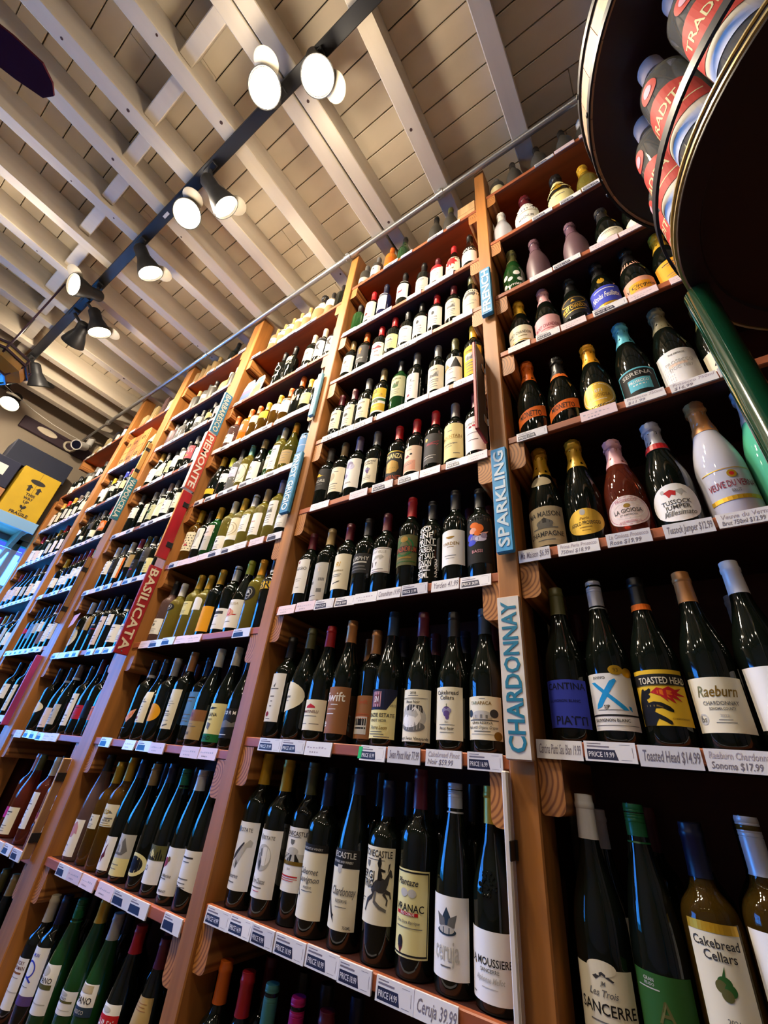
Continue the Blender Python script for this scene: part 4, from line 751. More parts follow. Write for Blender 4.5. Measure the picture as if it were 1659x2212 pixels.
 'moet': 'T 0 .55 .17 dg 1.6 0 MOET CHANDON;R -.5 .3 .5 .34 gdk;R -.9 .05 .9 .1 gd', 'moetp': 'T 0 .45 .17 rb 1.6 0 MOET CHANDON;R -.4 .25 .4 .29 rd', 'goldtx': 'O 0 .75 .8 .2 .1 gd;P -.15,.7 0,.85 .15,.7 gd;T 0 .42 .2 gd 1.6 0 MOET CHANDON;R -.7 .2 .7 .24 gd', 'bluetx': 'T 0 .45 .3 wh 1.6 .3 Nicolas Feuillatte;R -.6 .8 .6 .84 wh;R -1 -.15 1 -.02 gd;E 0 1.5 .25 .25 gd', 'veuvep': 'R -.6 .25 .55 .72 yo;T 0 .5 .17 dk 1.6 .2 V Clicquot;R -.3 .32 .3 .36 dk',
 'floral': 'E -.5 .8 .22 .12 wh;E -.1 .6 .2 .1 wh;E .4 .85 .25 .12 wh;E .6 .5 .2 .1 wh;E -.6 .35 .18 .1 wh;T .1 .25 .14 wh 1.2 .3 Perrier', 'twolab': 'E 0 1.25 .7 .3 wh;E 0 1.25 .6 .22 gs;R -.8 .75 .8 .8 ta;T 0 .45 .15 gy 1 0 MAGNUM', 'kyman': 'T .2 .9 .07 mr 1.3 0 LUCKY;T .2 .8 .07 mr 1.3 0 WOMAN;R -.5 .68 .7 .72 br;R -.3 .6 .6 .61 gy;R -1 .33 1 .345 gs', 'qlab': 'T .2 .86 .06 bl 1 0 MUN;O 0 .6 .5 .16 .2 bl;P .1,.48 .5,.4 .4,.38 0,.45 bl;R -1 0 1 .16 pu;R -.3 .3 .4 .31 gy',
 'ano': 'E -.1 .86 .5 .1 gs;T .1 .68 .11 dk 1.3 0 LIPANO;R -.8 .5 .8 .6 ol;R -.8 .2 .8 .22 gs', 'pano': 'R -.7 .72 .7 .96 ta;T .1 .5 .2 dk 1.6 0 LIPANO;R -1 0 1 .3 sl;T 0 .14 .12 gs 1.4 0 CLASSICO', 'intred': 'R -1 0 1 .62 re;T .1 .3 .3 wh 1.5 0 SAINT;E 0 .8 .4 .1 gs', 'leafp': 'P -.3,.5 -.6,.7 -.3,.85 .2,.95 .5,.8 .6,.6 .3,.62 .1,.5 rp;T -.1 .3 .05 gy .7 0 Rosa;R -.4 .12 .1 .13 gy', 'zato': 'T -.1 .7 .3 gd 1.6 .2 zato;P .2,.6 .45,.72 .7,.6 gy;R .1 .35 .8 .4 gy;T .3 .28 .1 gy 1 0 ANSELM;R -.6 .05 .8 .08 gd;R -.6 .15 .6 .17 gdk',
 'seah': 'P -.1,.2 -.3,.4 0,.5 .1,.68 .3,.8 .2,.6 .3,.4 .1,.35 mr;P -.3,.8 -.1,.9 -.15,.75 mr', 'sketch': 'R -1 0 1 .42 lc;P -.8,.5 -.4,.8 0,.7 .3,.92 .7,.6 .4,.5 gy;P -.3,.55 .1,.85 .4,.55 gs;R -.5 .25 .4 .27 gy;R -.4 .15 .3 .17 gy', 'ring': 'E 0 .5 1 .5 lc;E 0 .5 .72 .36 dk;E 0 .5 .5 .25 bk', 'vine': 'R -.9 .6 1 1 ol;P -.8,.62 -.3,.95 .2,.7 .6,.92 .9,.62 dk;P -.5,.75 0,.9 .4,.65 lc;T -.2 .4 .13 gy .8 0 LD', 'emblem': 'E -.2 .68 .22 .1 rb;E .05 .74 .12 .06 gdk;E -.35 .6 .1 .06 rd;T -.1 .4 .07 gy 1.3 .3 Pietra Marina;R -.4 .32 .2 .34 gy;T .1 .08 .05 dk 1.1 0 BENANTI',
 'feather': 'P .1,0 .5,.4 .7,1 .2,.8 -.2,.3 sa;P .15,.1 .5,.6 .6,.9 .3,.6 or;R -.4 -.4 .2 -.34 sb', 'browntop': 'R -1 .62 1 1 br;R -.6 .75 0 .9 mr;R -.7 .5 .2 .52 gy;R -.7 .42 .5 .44 gy;T -.2 .2 .1 dg .9 0 ONI', 'greenbot': 'R -1 0 1 .2 gr;T 0 .1 .1 dk 1 0 VERD;P -.5,.85 -.1,.9 .4,.88 0,.84 dk;T -.1 .7 .09 dg 1.2 0 LUGANA;T -.1 .58 .06 gy .8 .3 Zenato;P -.2,.5 .2,.46 .1,.3 -.15,.35 gy', 'rm': 'T .1 .85 .12 wh 1.4 0 S O R M;P -1,.45 0,.6 .5,.5 1,.62 1,.4 -1,.3 gy;R -.6 .1 .3 .12 wh', 'nine': 'O .1 .55 .5 .28 .16 gs;O .0 .35 .4 .25 .12 gs;E 0 .6 .2 .12 gs',
 'whiteside': 'R -1 0 -.45 1 gs;R -.9 .4 -.5 .45 gy', 'Bhead': 'R -.7 .72 .6 .86 dg;R -.6 .6 .2 .63 gy;R -.5 .2 .3 .22 gy', 'snail': 'E 0 .52 .4 .12 sa;O -.1 .56 .24 .12 .3 re;P -.4,.4 .6,.44 .7,.48 -.3,.46 re;T .1 .85 .09 ta 1.3 0 DRUSIA;R -.4 .2 .3 .22 gy', 'bigr': 'T .1 .6 1.1 dk 1.5 0 BR', 'dots': ';'.join('E %.2f %.2f .09 .02 dk' % (-.7 + .36 * (i % 5) + .12 * (i // 5 % 2), .12 + .14 * (i // 5)) for i in range(30)) + ';E -.2 .5 .2 .06 rd;E .3 .3 .2 .06 rd', 'map': 'P -.6,.2 -.2,.5 -.3,.8 .3,.95 .5,.6 .2,.5 0,.25 gs;R 0 .1 .6 .12 gy', 'halfp': 'R -1 0 1 .55 gs;R -.4 .7 .4 .73 gy;R -.4 .4 .4 .42 gy',
 'circ': 'O 0 .5 .8 .3 .12 ta;O 0 .5 .5 .2 .14 ta;P -1,0 1,.25 1,0 wh', 'box': 'O 0 .5 .98 .48 .05 gy;R -.4 .4 .3 .7 gs;P -.3,.45 -.05,.65 .2,.45 gy;R -.5 .2 .4 .22 gy', 'bluelab': 'R -1 .1 1 1 sb;T 0 .8 .12 wh 1.2 0 TOR;R -.8 .4 .8 .44 lv', 'orlab': 'R -.45 .2 .3 .7 wh;R -.35 .5 .2 .55 sl;R -.3 .3 .1 .34 sb', 'flame': 'P -.5,0 -.2,.6 -.6,.5 -.1,1 .2,.5 .5,.8 .3,.2 sa', 'curl': 'O -.2 .6 .5 .3 .2 wh;O .3 .3 .4 .25 .2 gs;P -.8,-.4 .6,-.3 .6,-.2 -.8,-.3 gs', 'antler': 'T 0 .1 .4 cr 1.4 0 AGG;P -.8,.4 -.9,1.1 -.6,.8 -.4,1.3 -.2,.8 0,1.4 .1,.8 .4,1.4 .4,.8 .8,1.2 .6,.4 cr', 'stag': 'R -1 .82 1 .95 dk;P -.4,.25 -.2,.55 -.5,.7 0,.65 .4,.75 .2,.5 .5,.3 0,.4 dg',
 'jugtx': 'T 0 .75 .2 dg 1.3 .2 Vino;P -.3,.3 .1,.55 .4,.4 .1,.25 dk;R -1 .02 1 .1 ta', 'redpat': 'E -.1 .7 .5 .15 brt;E .3 .5 .3 .1 sa;P -.6,.05 -.1,.35 .1,.3 -.4,0 sb;E .6 .3 .3 .1 wh', 'bluecap': 'P -.6,.3 .2,.4 .6,.9 .5,.35 .8,.3 .2,.3 .1,0 -.1,.25 wh;P -.5,.0 .2,.15 .1,.02 wh;E .4 .9 .25 .1 wh', 'tagr': 'E .5 .95 .35 .09 gdk;R -.4 .5 .3 .53 gy;R -.3 .4 .2 .42 gy', 'redline': 'R -1 .45 1 .5 re;R -.5 .8 .5 .9 gs', 'orside': 'R .7 0 1 1 or;R -.5 .6 .3 .63 gy', 'redln2': 'R -.6 .4 .4 .46 cm;R -.6 .6 .4 .63 gy;R -.3 .8 .3 .85 gy', 'swoosh': 'P -.5,.3 .6,.6 .65,.63 -.5,.34 dg;R -.5 .8 .4 .83 gy',
 'wtx': 'T 0 .6 .3 pk 1.5 0 VIVI;R -.4 .2 .4 .26 ye', 'cresc': 'P -.9,.1 -.5,.7 .2,1 .9,.9 .3,.75 -.2,.4 wh', 'redcor': 'P -1,0 .4,.0 1,.7 1,1 .3,.7 -.6,.5 ro;E .4 .4 .4 .25 sp', 'pict': 'P -1,.3 -.5,.8 0,.5 .6,.9 1,.4 .4,.2 -.4,.1 sa;R -1 0 1 .15 br;P -.3,.4 .2,.75 .5,.45 gdk', 'stripes': 'R -1 .2 1 .26 dk;R -1 .5 1 .56 dk;R -1 .76 1 .82 dk'}
DESC = {'leaf': 'leaf drawing on white label', 'bird': 'bird drawing on white label', 'tractor': 'vineyard picture label', 'cabsauv': 'black bird on cream label', 'chard': 'black bird on low cream label', 'sergj': 'horse rider on cream label', 'vranac': 'pale-yellow label edged in black', 'ceruja': 'grey lotus on white label', 'mouss': 'embossed crest above white label', 'halfoval': 'half-oval cream label', 'roof': 'red roof on cream label', 'swift': 'brown label', 'backlab': 'brown back label with barcode', 'kenzie': 'cream label with navy corner', 'swan': 'white swan on cream label', 'tarap': 'manor house on cream label', 'T': 'two-tone grey label', 'murphy': 'dark grey label', 'ville': 'white label edged in maroon', 'conun': 'green ringed label with orange word', 'nofine': 'white hand lettering on bare glass', 'yarden': 'gold boat on white label', 'bassi': 'orange and blue flowers on black label', 'vore': 'yellow bird on grey label', 'purple': 'lilac blots on white label', 'bonanza': 'gold map on black label', 'lips': 'peach label with salmon box', 'dgred': 'charcoal label with red script', 'mountain': 'plain pale-yellow label', 'redflow': 'red petals on white label', 'fifty': 'yellow label with white band', 'tri': 'triangles on white label', 'redscr': 'red script on white label', 'bear1': 'grey bear on cream label', 'redbird': 'red bird on white label', 'redtop': 'red arch on white label', 'maple': 'red maple leaf label', 'sanc': 'scalloped cream label', 'piatti': 'blue label with navy letters', 'x': 'blue X on white label', 'toasted': 'fire-breathing bear on yellow label', 'raeburn': 'wide cream script label', 'maison': 'beige label with house', 'asolo': 'gold oval label', 'gioiosa': 'pink oval label', 'tussock': 'red fox on round white label', 'veuve': 'white painted body, gilt text', 'mion1': 'orange band', 'mion2': 'orange band on studded glass', 'gio2': 'golden oval label', 'serena': 'black label with turquoise frame', 'mionw': 'white label with dots', 'bluetx': 'royal-blue band', 'veuvep': 'salmon label with yellow patch', 'floral': 'white painted flowers', 'twolab': 'two pale labels', 'cake': 'purple grapes on cream label', 'cakebig': 'green leaves on cream label', 'antler': 'white antlers on black glass', 'stag': 'stag and black band on white label', 'jugtx': 'tan stoneware body with script', 'ring': 'pale ring on black glass', 'nine': 'dark round seal', 'snail': 'red snail on white label', 'dots': 'dotted cream label', 'flower': 'purple flowers on white label', 'greenbot': 'cream label with green foot', 'browntop': 'tan label with brown top', 'feather': 'orange feather', 'zato': 'gilt script on cream label', 'emblem': 'red emblem on white label', 'wtx': 'white letters on rose label'}
ORD = ['first', 'second', 'third', 'fourth', 'fifth', 'sixth', 'seventh', 'eighth', 'ninth', 'tenth', 'eleventh', 'twelfth', 'thirteenth', 'fourteenth']
BAYN = {'A': 'between PINOT GRIGIO and CHARDONNAY', 'B': 'beyond CHARDONNAY sign', 'C': 'between PIEMONTE and PINOT GRIGIO', 'D': 'between VALPOLICELLA and PIEMONTE', 'E': 'beyond VALPOLICELLA', 'F': 'two bays beyond VALPOLICELLA', 'G': 'beside the window wall'}
GRPN = {'A': 'red wines', 'B': 'sparkling wines and whites', 'C': 'white wines', 'D': 'Italian reds', 'E': 'far reds', 'F': 'farthest reds', 'G': 'window end bottles'}
def bottle(x, y, z, H, shp, gl, cap, lab, lo, hi, art, A, sh, label, group):
    near = x > -1.95; seg = 28 if near else 16
    nm = 'stoneware_jug' if gl == 'j' else 'straw_flask' if gl == 's' else 'sparkling_wine_bottle' if shp in ('ch', 'mg') else 'wine_bottle'
    t = thing(nm, label, 'bottle', (x, y, z), (0, 0, 0), group)
    def part(n, me, m):
        o = obj(n, me, t); 
        if me.materials: me.materials[0] = me.materials[0]
        else: me.materials.append(None)
        o.material_slots[0].link = 'OBJECT'; o.material_slots[0].material = m; return o
    part('glass_body', body_mesh(shp, H, seg), glassm(gl))
    part('foil' if shp in ('ch', 'mg') else 'capsule', cap_mesh(shp, H, seg, cap in SCREW and shp not in ('ch', 'mg')), colm(cap, 'cap'))
    A = math.radians(float(A) if A else 66); par = t
    if lab != 'no':
        g = G(); to_surface(g, strips(SHAPES[sh or 'rect'], .16), A, shp, H, lo, hi, .0005, colm(lab)); par = g.build('label', t, 'weld')
    ops = ART.get(art, '')
    if ops:
        g = G(); paint_ops(g, ops, A, shp, H, lo, hi, .0007)
        g.build('print', par)
    if art == 'mouss':   # embossed crest
        g = G(); r2 = random.Random(5)
        for i in range(46):
            a = 2 * PI * r2.random(); q = math.sqrt(r2.random()); u = .5 * q * math.cos(a); zz = .52 + .055 * q * math.sin(a); r = rad(shp, zz); th = u * .9
            g.lathe([(.0032, 0), (.0022, .0022)], glassm('k'), 8, Matrix.Translation((r * math.sin(th), -r * math.cos(th), zz * H)) @ Matrix.Rotation(PI / 2, 4, 'X'))
        g.build('embossed_crest', t, True)
    if cap in ('wk',) or (cap in ('gs', 'wb', 'yb', 'rb', 'rw', 'ro') and shp in ('bd', 'bg') and not near):   # pale paper strip at the neck
        z0 = .80; g = G(); g.lathe([(rad(shp, z0 - .03) + .0012, (z0 - .035) * H), (rad(shp, z0) + .0014, z0 * H)], colm('wh'), 16, None, False); g.build('neck_band', t, True)
    if art == 'maison': g = G(); to_surface(g, strips(ell(0, .5, 1, .5), .2), .9, shp, H, .57, .67, .001, colm('ta')); g.build('neck_label', t)
    if art == 'veuvep': g = G(); to_surface(g, strips(SHAPES['rect'], .2), 1.3, shp, H, .60, .69, .001, colm('sa')); g.build('neck_label', t)
    if art == 'mion2': g = G(); to_surface(g, strips(SHAPES['rect'], .2), 1.3, shp, H, .66, .72, .001, colm('or')); g.build('neck_label', t)
    if art == 'tussock': g = G(); to_surface(g, strips(SHAPES['rect'], .2), 1.5, shp, H, .70, .76, .0025, colm('re', 'cap')); g.build('neck_seal', t)
    if art == 'toasted': g = G(); to_surface(g, strips(SHAPES['rect'], .2), 1.5, shp, H, .79, .83, .0022, colm('or')); g.build('neck_label', t)
    return t
_seen = {}
def blabel(gl, cap, lab, art, nm, i, s, b):
    what = 'stoneware jug' if gl == 'j' else 'straw-covered flask' if gl == 's' else GNAME[gl] + ' bottle'
    d = DESC.get(art) or (CNAME[lab] + ' label' if lab != 'no' else 'no label')
    tail = '%s on %s shelf down %s' % (ORD[i], s, BAYN[b])
    for l in ('%s, %s, %s cap, %s' % (what, d, CNAME[cap], tail), '%s, %s, %s' % (what, d, tail), '%s, %s' % (d, tail)):
        if len(l.replace('-', ' ').split()) <= 16: break
    else: l = tail
    return l[0].upper() + l[1:] if False else l

# ------------------------------------------------------------------ room shell
CZ = 4.004; PZ = 4.175; XW = -4.82; XR = 3.0; YB = 1.2; YF = -3.6
def slab(name, x0, y0, z0, x1, y1, z1, m, parent=None):
    g = G(); g.box(x0, y0, z0, x1, y1, z1, m); o = g.build(name, parent)
    if parent is None: o['kind'] = 'structure'
    return o
slab('floor', XW - .1, YF - .1, -.05, XR + .1, YB + .1, 0, floor_mat)
slab('wall_back', XW - .1, YB, 0, XR + .1, YB + .1, PZ + .1, wall_paint)
slab('wall_right', XR, YF, 0, XR + .1, YB, PZ + .1, wall_paint)
slab('wall_front', XW - .1, YF - .1, 0, XR + .1, YF, PZ + .1, wall_paint)
# window wall on the left with its opening
WY0, WY1, WZ0, WZ1 = -2.2, 1.16, .9, 2.76
g = G()
g.box(XW - .1, YF, 0, XW, YB, WZ0, wall_paint); g.box(XW - .1, YF, WZ1, XW, YB, PZ + .1, wall_paint)
g.box(XW - .1, YF, WZ0, XW, WY0, WZ1, wall_paint); g.box(XW - .1, WY1, WZ0, XW, YB, WZ1, wall_paint)
o = g.build('wall_left'); o['kind'] = 'structure'
win = struct('window_1', None, (XW, 0, 0))
g = G(); fr = mat('window_frame_paint', hexc('8a7a66'), .5)
for y in (WY0, -1.2, -.15, .86, WY1 - .03): g.bbox(-.08, y, WZ0, -.02, y + .05, WZ1, fr)
g.bbox(-.08, WY0, WZ0, -.02, WY1, WZ0 + .05, fr); g.bbox(-.08, WY0, WZ1 - .05, -.02, WY1, WZ1, fr); g.bbox(-.075, WY0, 2.3, -.03, WY1, 2.335, fr)
g.build('window_frame', win)
gp = mat('window_glass', (.9, .95, 1), .0, trans=1.0, ior=1.02)
for k, (a, b) in enumerate(((WY0 + .05, -1.2), (-1.15, -.15), (-.10, .86), (.91, WY1 - .03))):
    g = G(); g.box(-.056, a, WZ0 + .05, -.050, b, WZ1 - .05, gp); g.build('pane', win)
# plank ceiling
ceil = struct('ceiling', None, (0, 0, CZ))
pr = random.Random(11); k = 0; y = .570 - .1135 * 36
while y < YB:
    x = XW - .05 + pr.uniform(-1.5, 0) * 0; xs = [x]
    while xs[-1] < XR: xs.append(min(XR, xs[-1] + pr.choice((1.9, 2.6, 3.3)) + pr.uniform(-.4, .4)))
    for a, b in zip(xs, xs[1:]):
        if b - a < .05: continue
        g = G(); dz = pr.uniform(0, .005); g.bbox(a + .001, y + .0022, PZ - CZ + dz, b - .001, y + .1135 - .0022, PZ - CZ + .03, paint, .0025); g.build('plank', ceil); k += 1
    y += .1135
slab('roof_deck', XW - .1, YF - .1, PZ - CZ + .031, XR + .1, YB + .1, PZ - CZ + .06, mat('dark_gap', (.03, .025, .02), .9), ceil)
JX = [(.39, .39), (.88, .88), (1.37, 1.37), (1.86, 1.86), (2.35, 2.35), (2.84, 2.84), (-.115, -.10), (-.592, -.588), (-1.125, -1.065), (-1.03, -.965), (-1.525, -1.475), (-1.925, -1.88), (-2.25, -2.248), (-2.575, -2.53),
      (-2.95, -2.94), (-3.325, -3.355), (-3.68, -3.72), (-3.99, -3.99), (-4.405, -4.395), (-4.72, -4.70), (-5.06, -5.05)]
JX = sorted((a * .9, b * .9) for a, b in JX); JW = .084
kn = mat('dark_knot', hexc('40261c'), .7)
for a, b in JX:
    s = (b - a) / .9
    g = G(); w2 = JW if a > -2.2 else .07
    if abs(a + 1.01) < .03 or abs(a + .927) < .03: w2 = .078
    X = lambda y: a + s * y
    pts = [(X(YF), YF), (X(YF) + w2, YF), (X(YB) + w2, YB), (X(YB), YB)]
    c = .004
    vs = [(p[0] + (c if i in (0, 3) else -c), p[1], 0) for i, p in enumerate(pts)] + [(p[0], p[1], c) for p in pts] + [(p[0], p[1], PZ - CZ) for p in pts]
    fs = [(3, 2, 1, 0)] + [(j, (j + 1) % 4, 4 + (j + 1) % 4, 4 + j) for j in range(4)] + [(4 + j, 4 + (j + 1) % 4, 8 + (j + 1) % 4, 8 + j) for j in range(4)]
    g.add(vs, fs, joist_paint)
    for i in range(3):
        y = pr.uniform(-1.2, 1.0); q = pr.uniform(.2, .8) * w2; r = pr.uniform(.004, .009)
        g.lathe([(r, -.0006), (r * .6, .001)], kn, 8, Matrix.Translation((X(y) + q, y, 0)))
    g.build('joist', ceil)
# blocking between the joists
for i in range(len(JX) - 1):
    a = JX[i][0] + .075; b = JX[i + 1][0]
    if b - a < .08 or b > .5: continue
    yc = (-.07 - .21 * (a / .9 + 3.7) / 2.5) * .9; yc = max(yc, -.32) + pr.uniform(-.02, .02)
    g = G(); g.bbox(a - .002, yc - .034, .022 + pr.uniform(0, .02), b + .002, yc + .034, .15, joist_paint, .004); g.build('blocking', ceil)

# ------------------------------------------------------------------ shelving bays
POST = {'P0': (-.345, -.288), 'P1': (-1.265, -1.203), 'P2': (-2.285, -2.172), 'P3': (-3.24, -3.125), 'P4': (-4.05, -3.975), 'P5': (-5.05, -4.985)}
POST = {k: (a * .9, b * .9) for k, (a, b) in POST.items()}; POST['Q'] = (.60, .655); POST['W'] = (XW - .06, XW)
BAY = {'A': ('P1', 'P0'), 'B': ('P0', 'Q'), 'C': ('P2', 'P1'), 'D': ('P3', 'P2'), 'E': ('P4', 'P3'), 'F': ('P5', 'P4'), 'G': ('W', 'P5')}
BLAB = {'A': 'tall open shelving bay of red wines between PINOT GRIGIO and CHARDONNAY signs', 'B': 'tall open shelving bay of sparkling wines beyond the SPARKLING sign', 'C': 'tall open shelving bay of white wines between PIEMONTE and PINOT GRIGIO signs',
        'D': 'tall open shelving bay of Italian reds between VALPOLICELLA and PIEMONTE signs', 'E': 'shelving bay holding wooden crates near its top, just beyond VALPOLICELLA sign', 'F': 'far shelving bay under the security camera, last full one', 'G': 'narrow last shelving bay against the window wall'}
for k in ('1', '2', '3', '4', '5', '6', '7', '8'):
    SHELF_Z['F' + k] = SHELF_Z['E' + k] + (.02 if k != '8' else .03)
SHELF_Z['F6'] = 2.775
for k in ('2', '3', '4'): SHELF_Z['G' + k] = SHELF_Z['F' + k] - .005
YS, YR = .905, 1.17
TG = {}
for ln in TAGS.split('\n'):
    s, a, b, t, x = ln.split('|'); TG.setdefault(s, []).append((float(a), float(b), t, x))
scr = mat('grey_handwriting_ink', hexc('7a7280'), .6); scr2 = mat('faded_handwriting_ink', hexc('b4a8b2'), .6); dot = mat('green_sticker', hexc('18b860'), .5); pinkp = mat('pink_tag_paper', hexc('e8cfd2'), .5)
_tagc = {}
def tag_mesh(w_, typ, txt, lod):
    g = G(); h = .031; pm = pinkp if typ == 'F' and (len(txt) or rnd.random() < .3) else paper_w
    g.add([(0, -.004, 0), (w_, -.004, 0), (w_, -.001, h), (0, -.001, h), (0, .0, 0), (w_, .0, 0), (w_, .003, h), (0, .003, h)], [(0, 1, 2, 3), (3, 2, 6, 7), (0, 4, 5, 1), (1, 5, 6, 2), (0, 3, 7, 4)], pm)
    def q(u0, v0, u1, v1, m, sk=0):
        Y = lambda v: -.00415 + .003 * v
        g.add([(u0 * w_, Y(v0), v0 * h), ((u1 + sk) * w_, Y(v0), v0 * h), (u1 * w_, Y(v1), v1 * h), (u0 * w_, Y(v1), v1 * h)], [(0, 1, 2, 3)], m)
    def tx(t, u, v, hh, m, wmax, sh=0):
        vs, fs, wd = text_polys(t, .01); a = hh * h; k = min(1, wmax * w_ / (wd * a)) if wd else 1
        g.add([(u * w_ + (x + sh * y) * a * k, -.0043 + .003 * (v + y * hh), v * h + y * a) for x, y, z in vs], fs, m)
    if typ in 'PG' and lod < 2:
        q(.05, .10, .60, .60, ink_blue, .05)
        if lod == 0: tx('PRICE', .08, .23, .25, paper_w, .27); tx(txt if typ == 'P' else '15.99', .39, .23, .25, paper_w, .19)
        q(.06, .70, .5, .78, scr); q(.06, .86, .34, .9, scr)
        if lod == 0:   # rounded ticket outline
            for a in ((.93, .25, .94, .75), (.70, .86, .90, .875), (.70, .125, .90, .14)): q(*a, scr)
        if typ == 'G': q(-.08, .1, .08, .9, dot)
    elif lod == 2: q(.1, .2, .5, .6, ink_blue)
    elif typ in 'Hh' and txt:
        wds = txt.split()
        if typ == 'H' or len(wds) < 3: tx(txt, .06, .28, .5, scr, .9, .25)
        else: n = (len(wds) + 1) // 2; tx(' '.join(wds[:n]), .06, .58, .3, scr2, .88, .25); tx(' '.join(wds[n:]), .06, .14, .3, scr, .7, .25)
    elif typ == 'F' and lod < 2:
        for i in range(7): q(.08 + .11 * i, .52, .15 + .11 * i, .56 + .1 * rnd.random(), scr2); q(.2 + .09 * (i % 4), .2, .25 + .09 * (i % 4), .3, scr2)
    return g.mesh('price_tag')
def cleat_mesh(w_, right):
    g = G(); h = .092; r = .016
    pts = [(-w_ / 2, 0), (-w_ / 2, -h)]
    pts = [(-w_ / 2, 0), (-w_ / 2, -h + .004), (-w_ / 2 + .004, -h)] + [(w_ / 2 - r + r * math.sin(a), -h + r - r * math.cos(a)) for a in (0, .4, .8, 1.2, PI / 2)] + [(w_ / 2, 0)]
    if not right: pts = [(-p[0], p[1]) for p in pts][::-1]
    g.prism(pts, 1, 0, YR - YS, wood_y); return g.mesh('cleat')
CL = {True: cleat_mesh(.042, True), False: cleat_mesh(.042, False)}
BAYS = {}
for b, (pl, pr_) in BAY.items():
    x0, x1 = POST[pl][1] + .0008, POST[pr_][0]
    t = thing('shelving_bay', BLAB[b], 'shelves', ((x0 + x1) / 2, YR, 0), (0, 0, 0), 'bays of the wine wall'); BAYS[b] = t
    ox, oy = (x0 + x1) / 2, YR
    ks = sorted([k for k in SHELF_Z if k[0] == b], key=lambda k: SHELF_Z[k])
    top = SHELF_Z[ks[-1]] if b != 'G' else 2.4
    near = 0 if b in 'AB' else 1 if b in 'CD' else 2
    # upright at the bay's near end, and side panel behind it
    g = G(); a, c = POST[pr_]; g.bbox(a - ox, .898 - oy, 0, c - ox, .99 - oy, CZ if b != 'G' else CZ - .9, wood_z, .003); g.build('upright', t)
    g = G(); m_ = (a + c) / 2; g.box(m_ - .010 - ox, .99 - oy, 0, m_ + .010 - ox, YR - oy, top + .02, back_wood); g.build('side_panel', t) if b != 'G' else None
    g = G(); g.box(x0 - ox, 0, 0, x1 - ox, .012, top, back_wood); g.build('back_panel', t) if b != 'G' else None
    if b == 'G':
        continue
    for k in ks:
        z = SHELF_Z[k]
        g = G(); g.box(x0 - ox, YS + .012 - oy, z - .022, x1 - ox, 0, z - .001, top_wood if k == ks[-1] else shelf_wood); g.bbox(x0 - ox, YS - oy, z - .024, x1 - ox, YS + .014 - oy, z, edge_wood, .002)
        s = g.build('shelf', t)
        for right, x in ((True, x0 + .0215), (False, x1 - .0215)):
            o = obj('cleat', CL[right], t, (x - ox, YS + .004 - oy + rnd.uniform(-.003, .0), z - .0245))
        tl = TG.get(k)
        if not tl:
            tl = []; x = x0 + .015 + rnd.uniform(0, .05)
            gap = .10 if b != 'B' else .5
            while x < x1 - .06:
                w_ = rnd.choice((.072, .078, .084, .09)); w_ = min(w_, x1 - .01 - x)
                if rnd.random() > (.12 if k[1] < '7' else .45): tl.append((x, x + w_, rnd.choice('PPPFPFH' if near else 'PPFF'), '%d.99' % rnd.choice((12, 14, 16, 18, 24, 29, 34, 45, 60))))
                x += w_ + (rnd.choice((0.001, .001, .004, .02)) if b != 'B' else rnd.choice((.004, .02, .03)))
        for a, c, ty, tx in tl:
            a = max(a, x0 + .002); c = min(c, x1 - .002)
            if ty == 'H' and tx[:1].isdigit(): ty = 'F'; tx = ''
            kk = (round(c - a, 3), ty, tx, near)
            if kk not in _tagc: _tagc[kk] = tag_mesh(c - a, ty, tx, near)
            obj('price_tag', _tagc[kk], s, (a - ox, YS - oy + rnd.uniform(-.002, 0), z - .030 + rnd.uniform(-.002, .002)), (rnd.uniform(-.03, .12), 0, rnd.uniform(-.012, .012)))
    # shelf edge strips at the window end shine with daylight: plain clear strips
# the window-end bay
t = BAYS['G']; ox, oy = t.location.x, YR
for z in (SHELF_Z['G2'], SHELF_Z['G3'], SHELF_Z['G4']):
    g = G(); x0, x1 = XW - ox + .012, POST['P5'][0] - ox; g.box(x0, YS + .012 - oy, z - .022, x1, 0, z - .001, shelf_wood); g.bbox(x0, YS - oy, z - .024, x1, YS + .014 - oy, z, edge_wood, .002); g.build('shelf', t)

# ------------------------------------------------------------------ all the bottles
bay_keys = {b: sorted([k for k in SHELF_Z if k[0] == b], key=lambda k: -SHELF_Z[k]) for b in BAY}
cur = None; rows = {}
for ln in BOTTLES.strip().split('\n'):
    if ln[0] == '@': cur = ln[1:]; rows[cur] = []; continue
    f = ln.split('|'); rows[cur].append((float(f[0]), float(f[1]), float(f[2]), f[3], f[4], f[5], f[6], float(f[7]), float(f[8]), f[9], f[10], f[11]))
fr_ = random.Random(21)
for b in 'FG':
    for k in bay_keys[b]:
        if k[1] == '1': continue
        x0, x1 = POST[BAY[b][0]][1] + .071, POST[BAY[b][1]][0] - .071; n = 7 if b == 'F' else 2
        if k[1] in '78': n = 5
        if k == 'F8': x0 = -3.92; n = 3
        rows[k] = []
        for i in range(n):
            x = x0 + (x1 - x0) * (i + fr_.uniform(-.05, .05)) / max(1, n - 1); x = min(max(x, x0), x1); shp = fr_.choice(('bd', 'bd', 'bg')); lo = fr_.uniform(.12, .25)
            rows[k].append((x, .957, fr_.uniform(.285, .315) * (.8 if k[1] in '78' else 1), shp, 'k' if k[1] < '7' else fr_.choice('kdk'), fr_.choice(('re', 'dk', 'gy', 'wk', 'cm', 'yb', 'wb', 'mr')), fr_.choice(('wh', 'wh', 'cr', 'gs', 'pi', 'sp')) if k[1] < '7' else fr_.choice(('wh', 'no', 'cr')), lo, lo + fr_.uniform(.25, .38), fr_.choice(('L', 'Esm', 'Eb')), fr_.choice(('48', '')), ''))
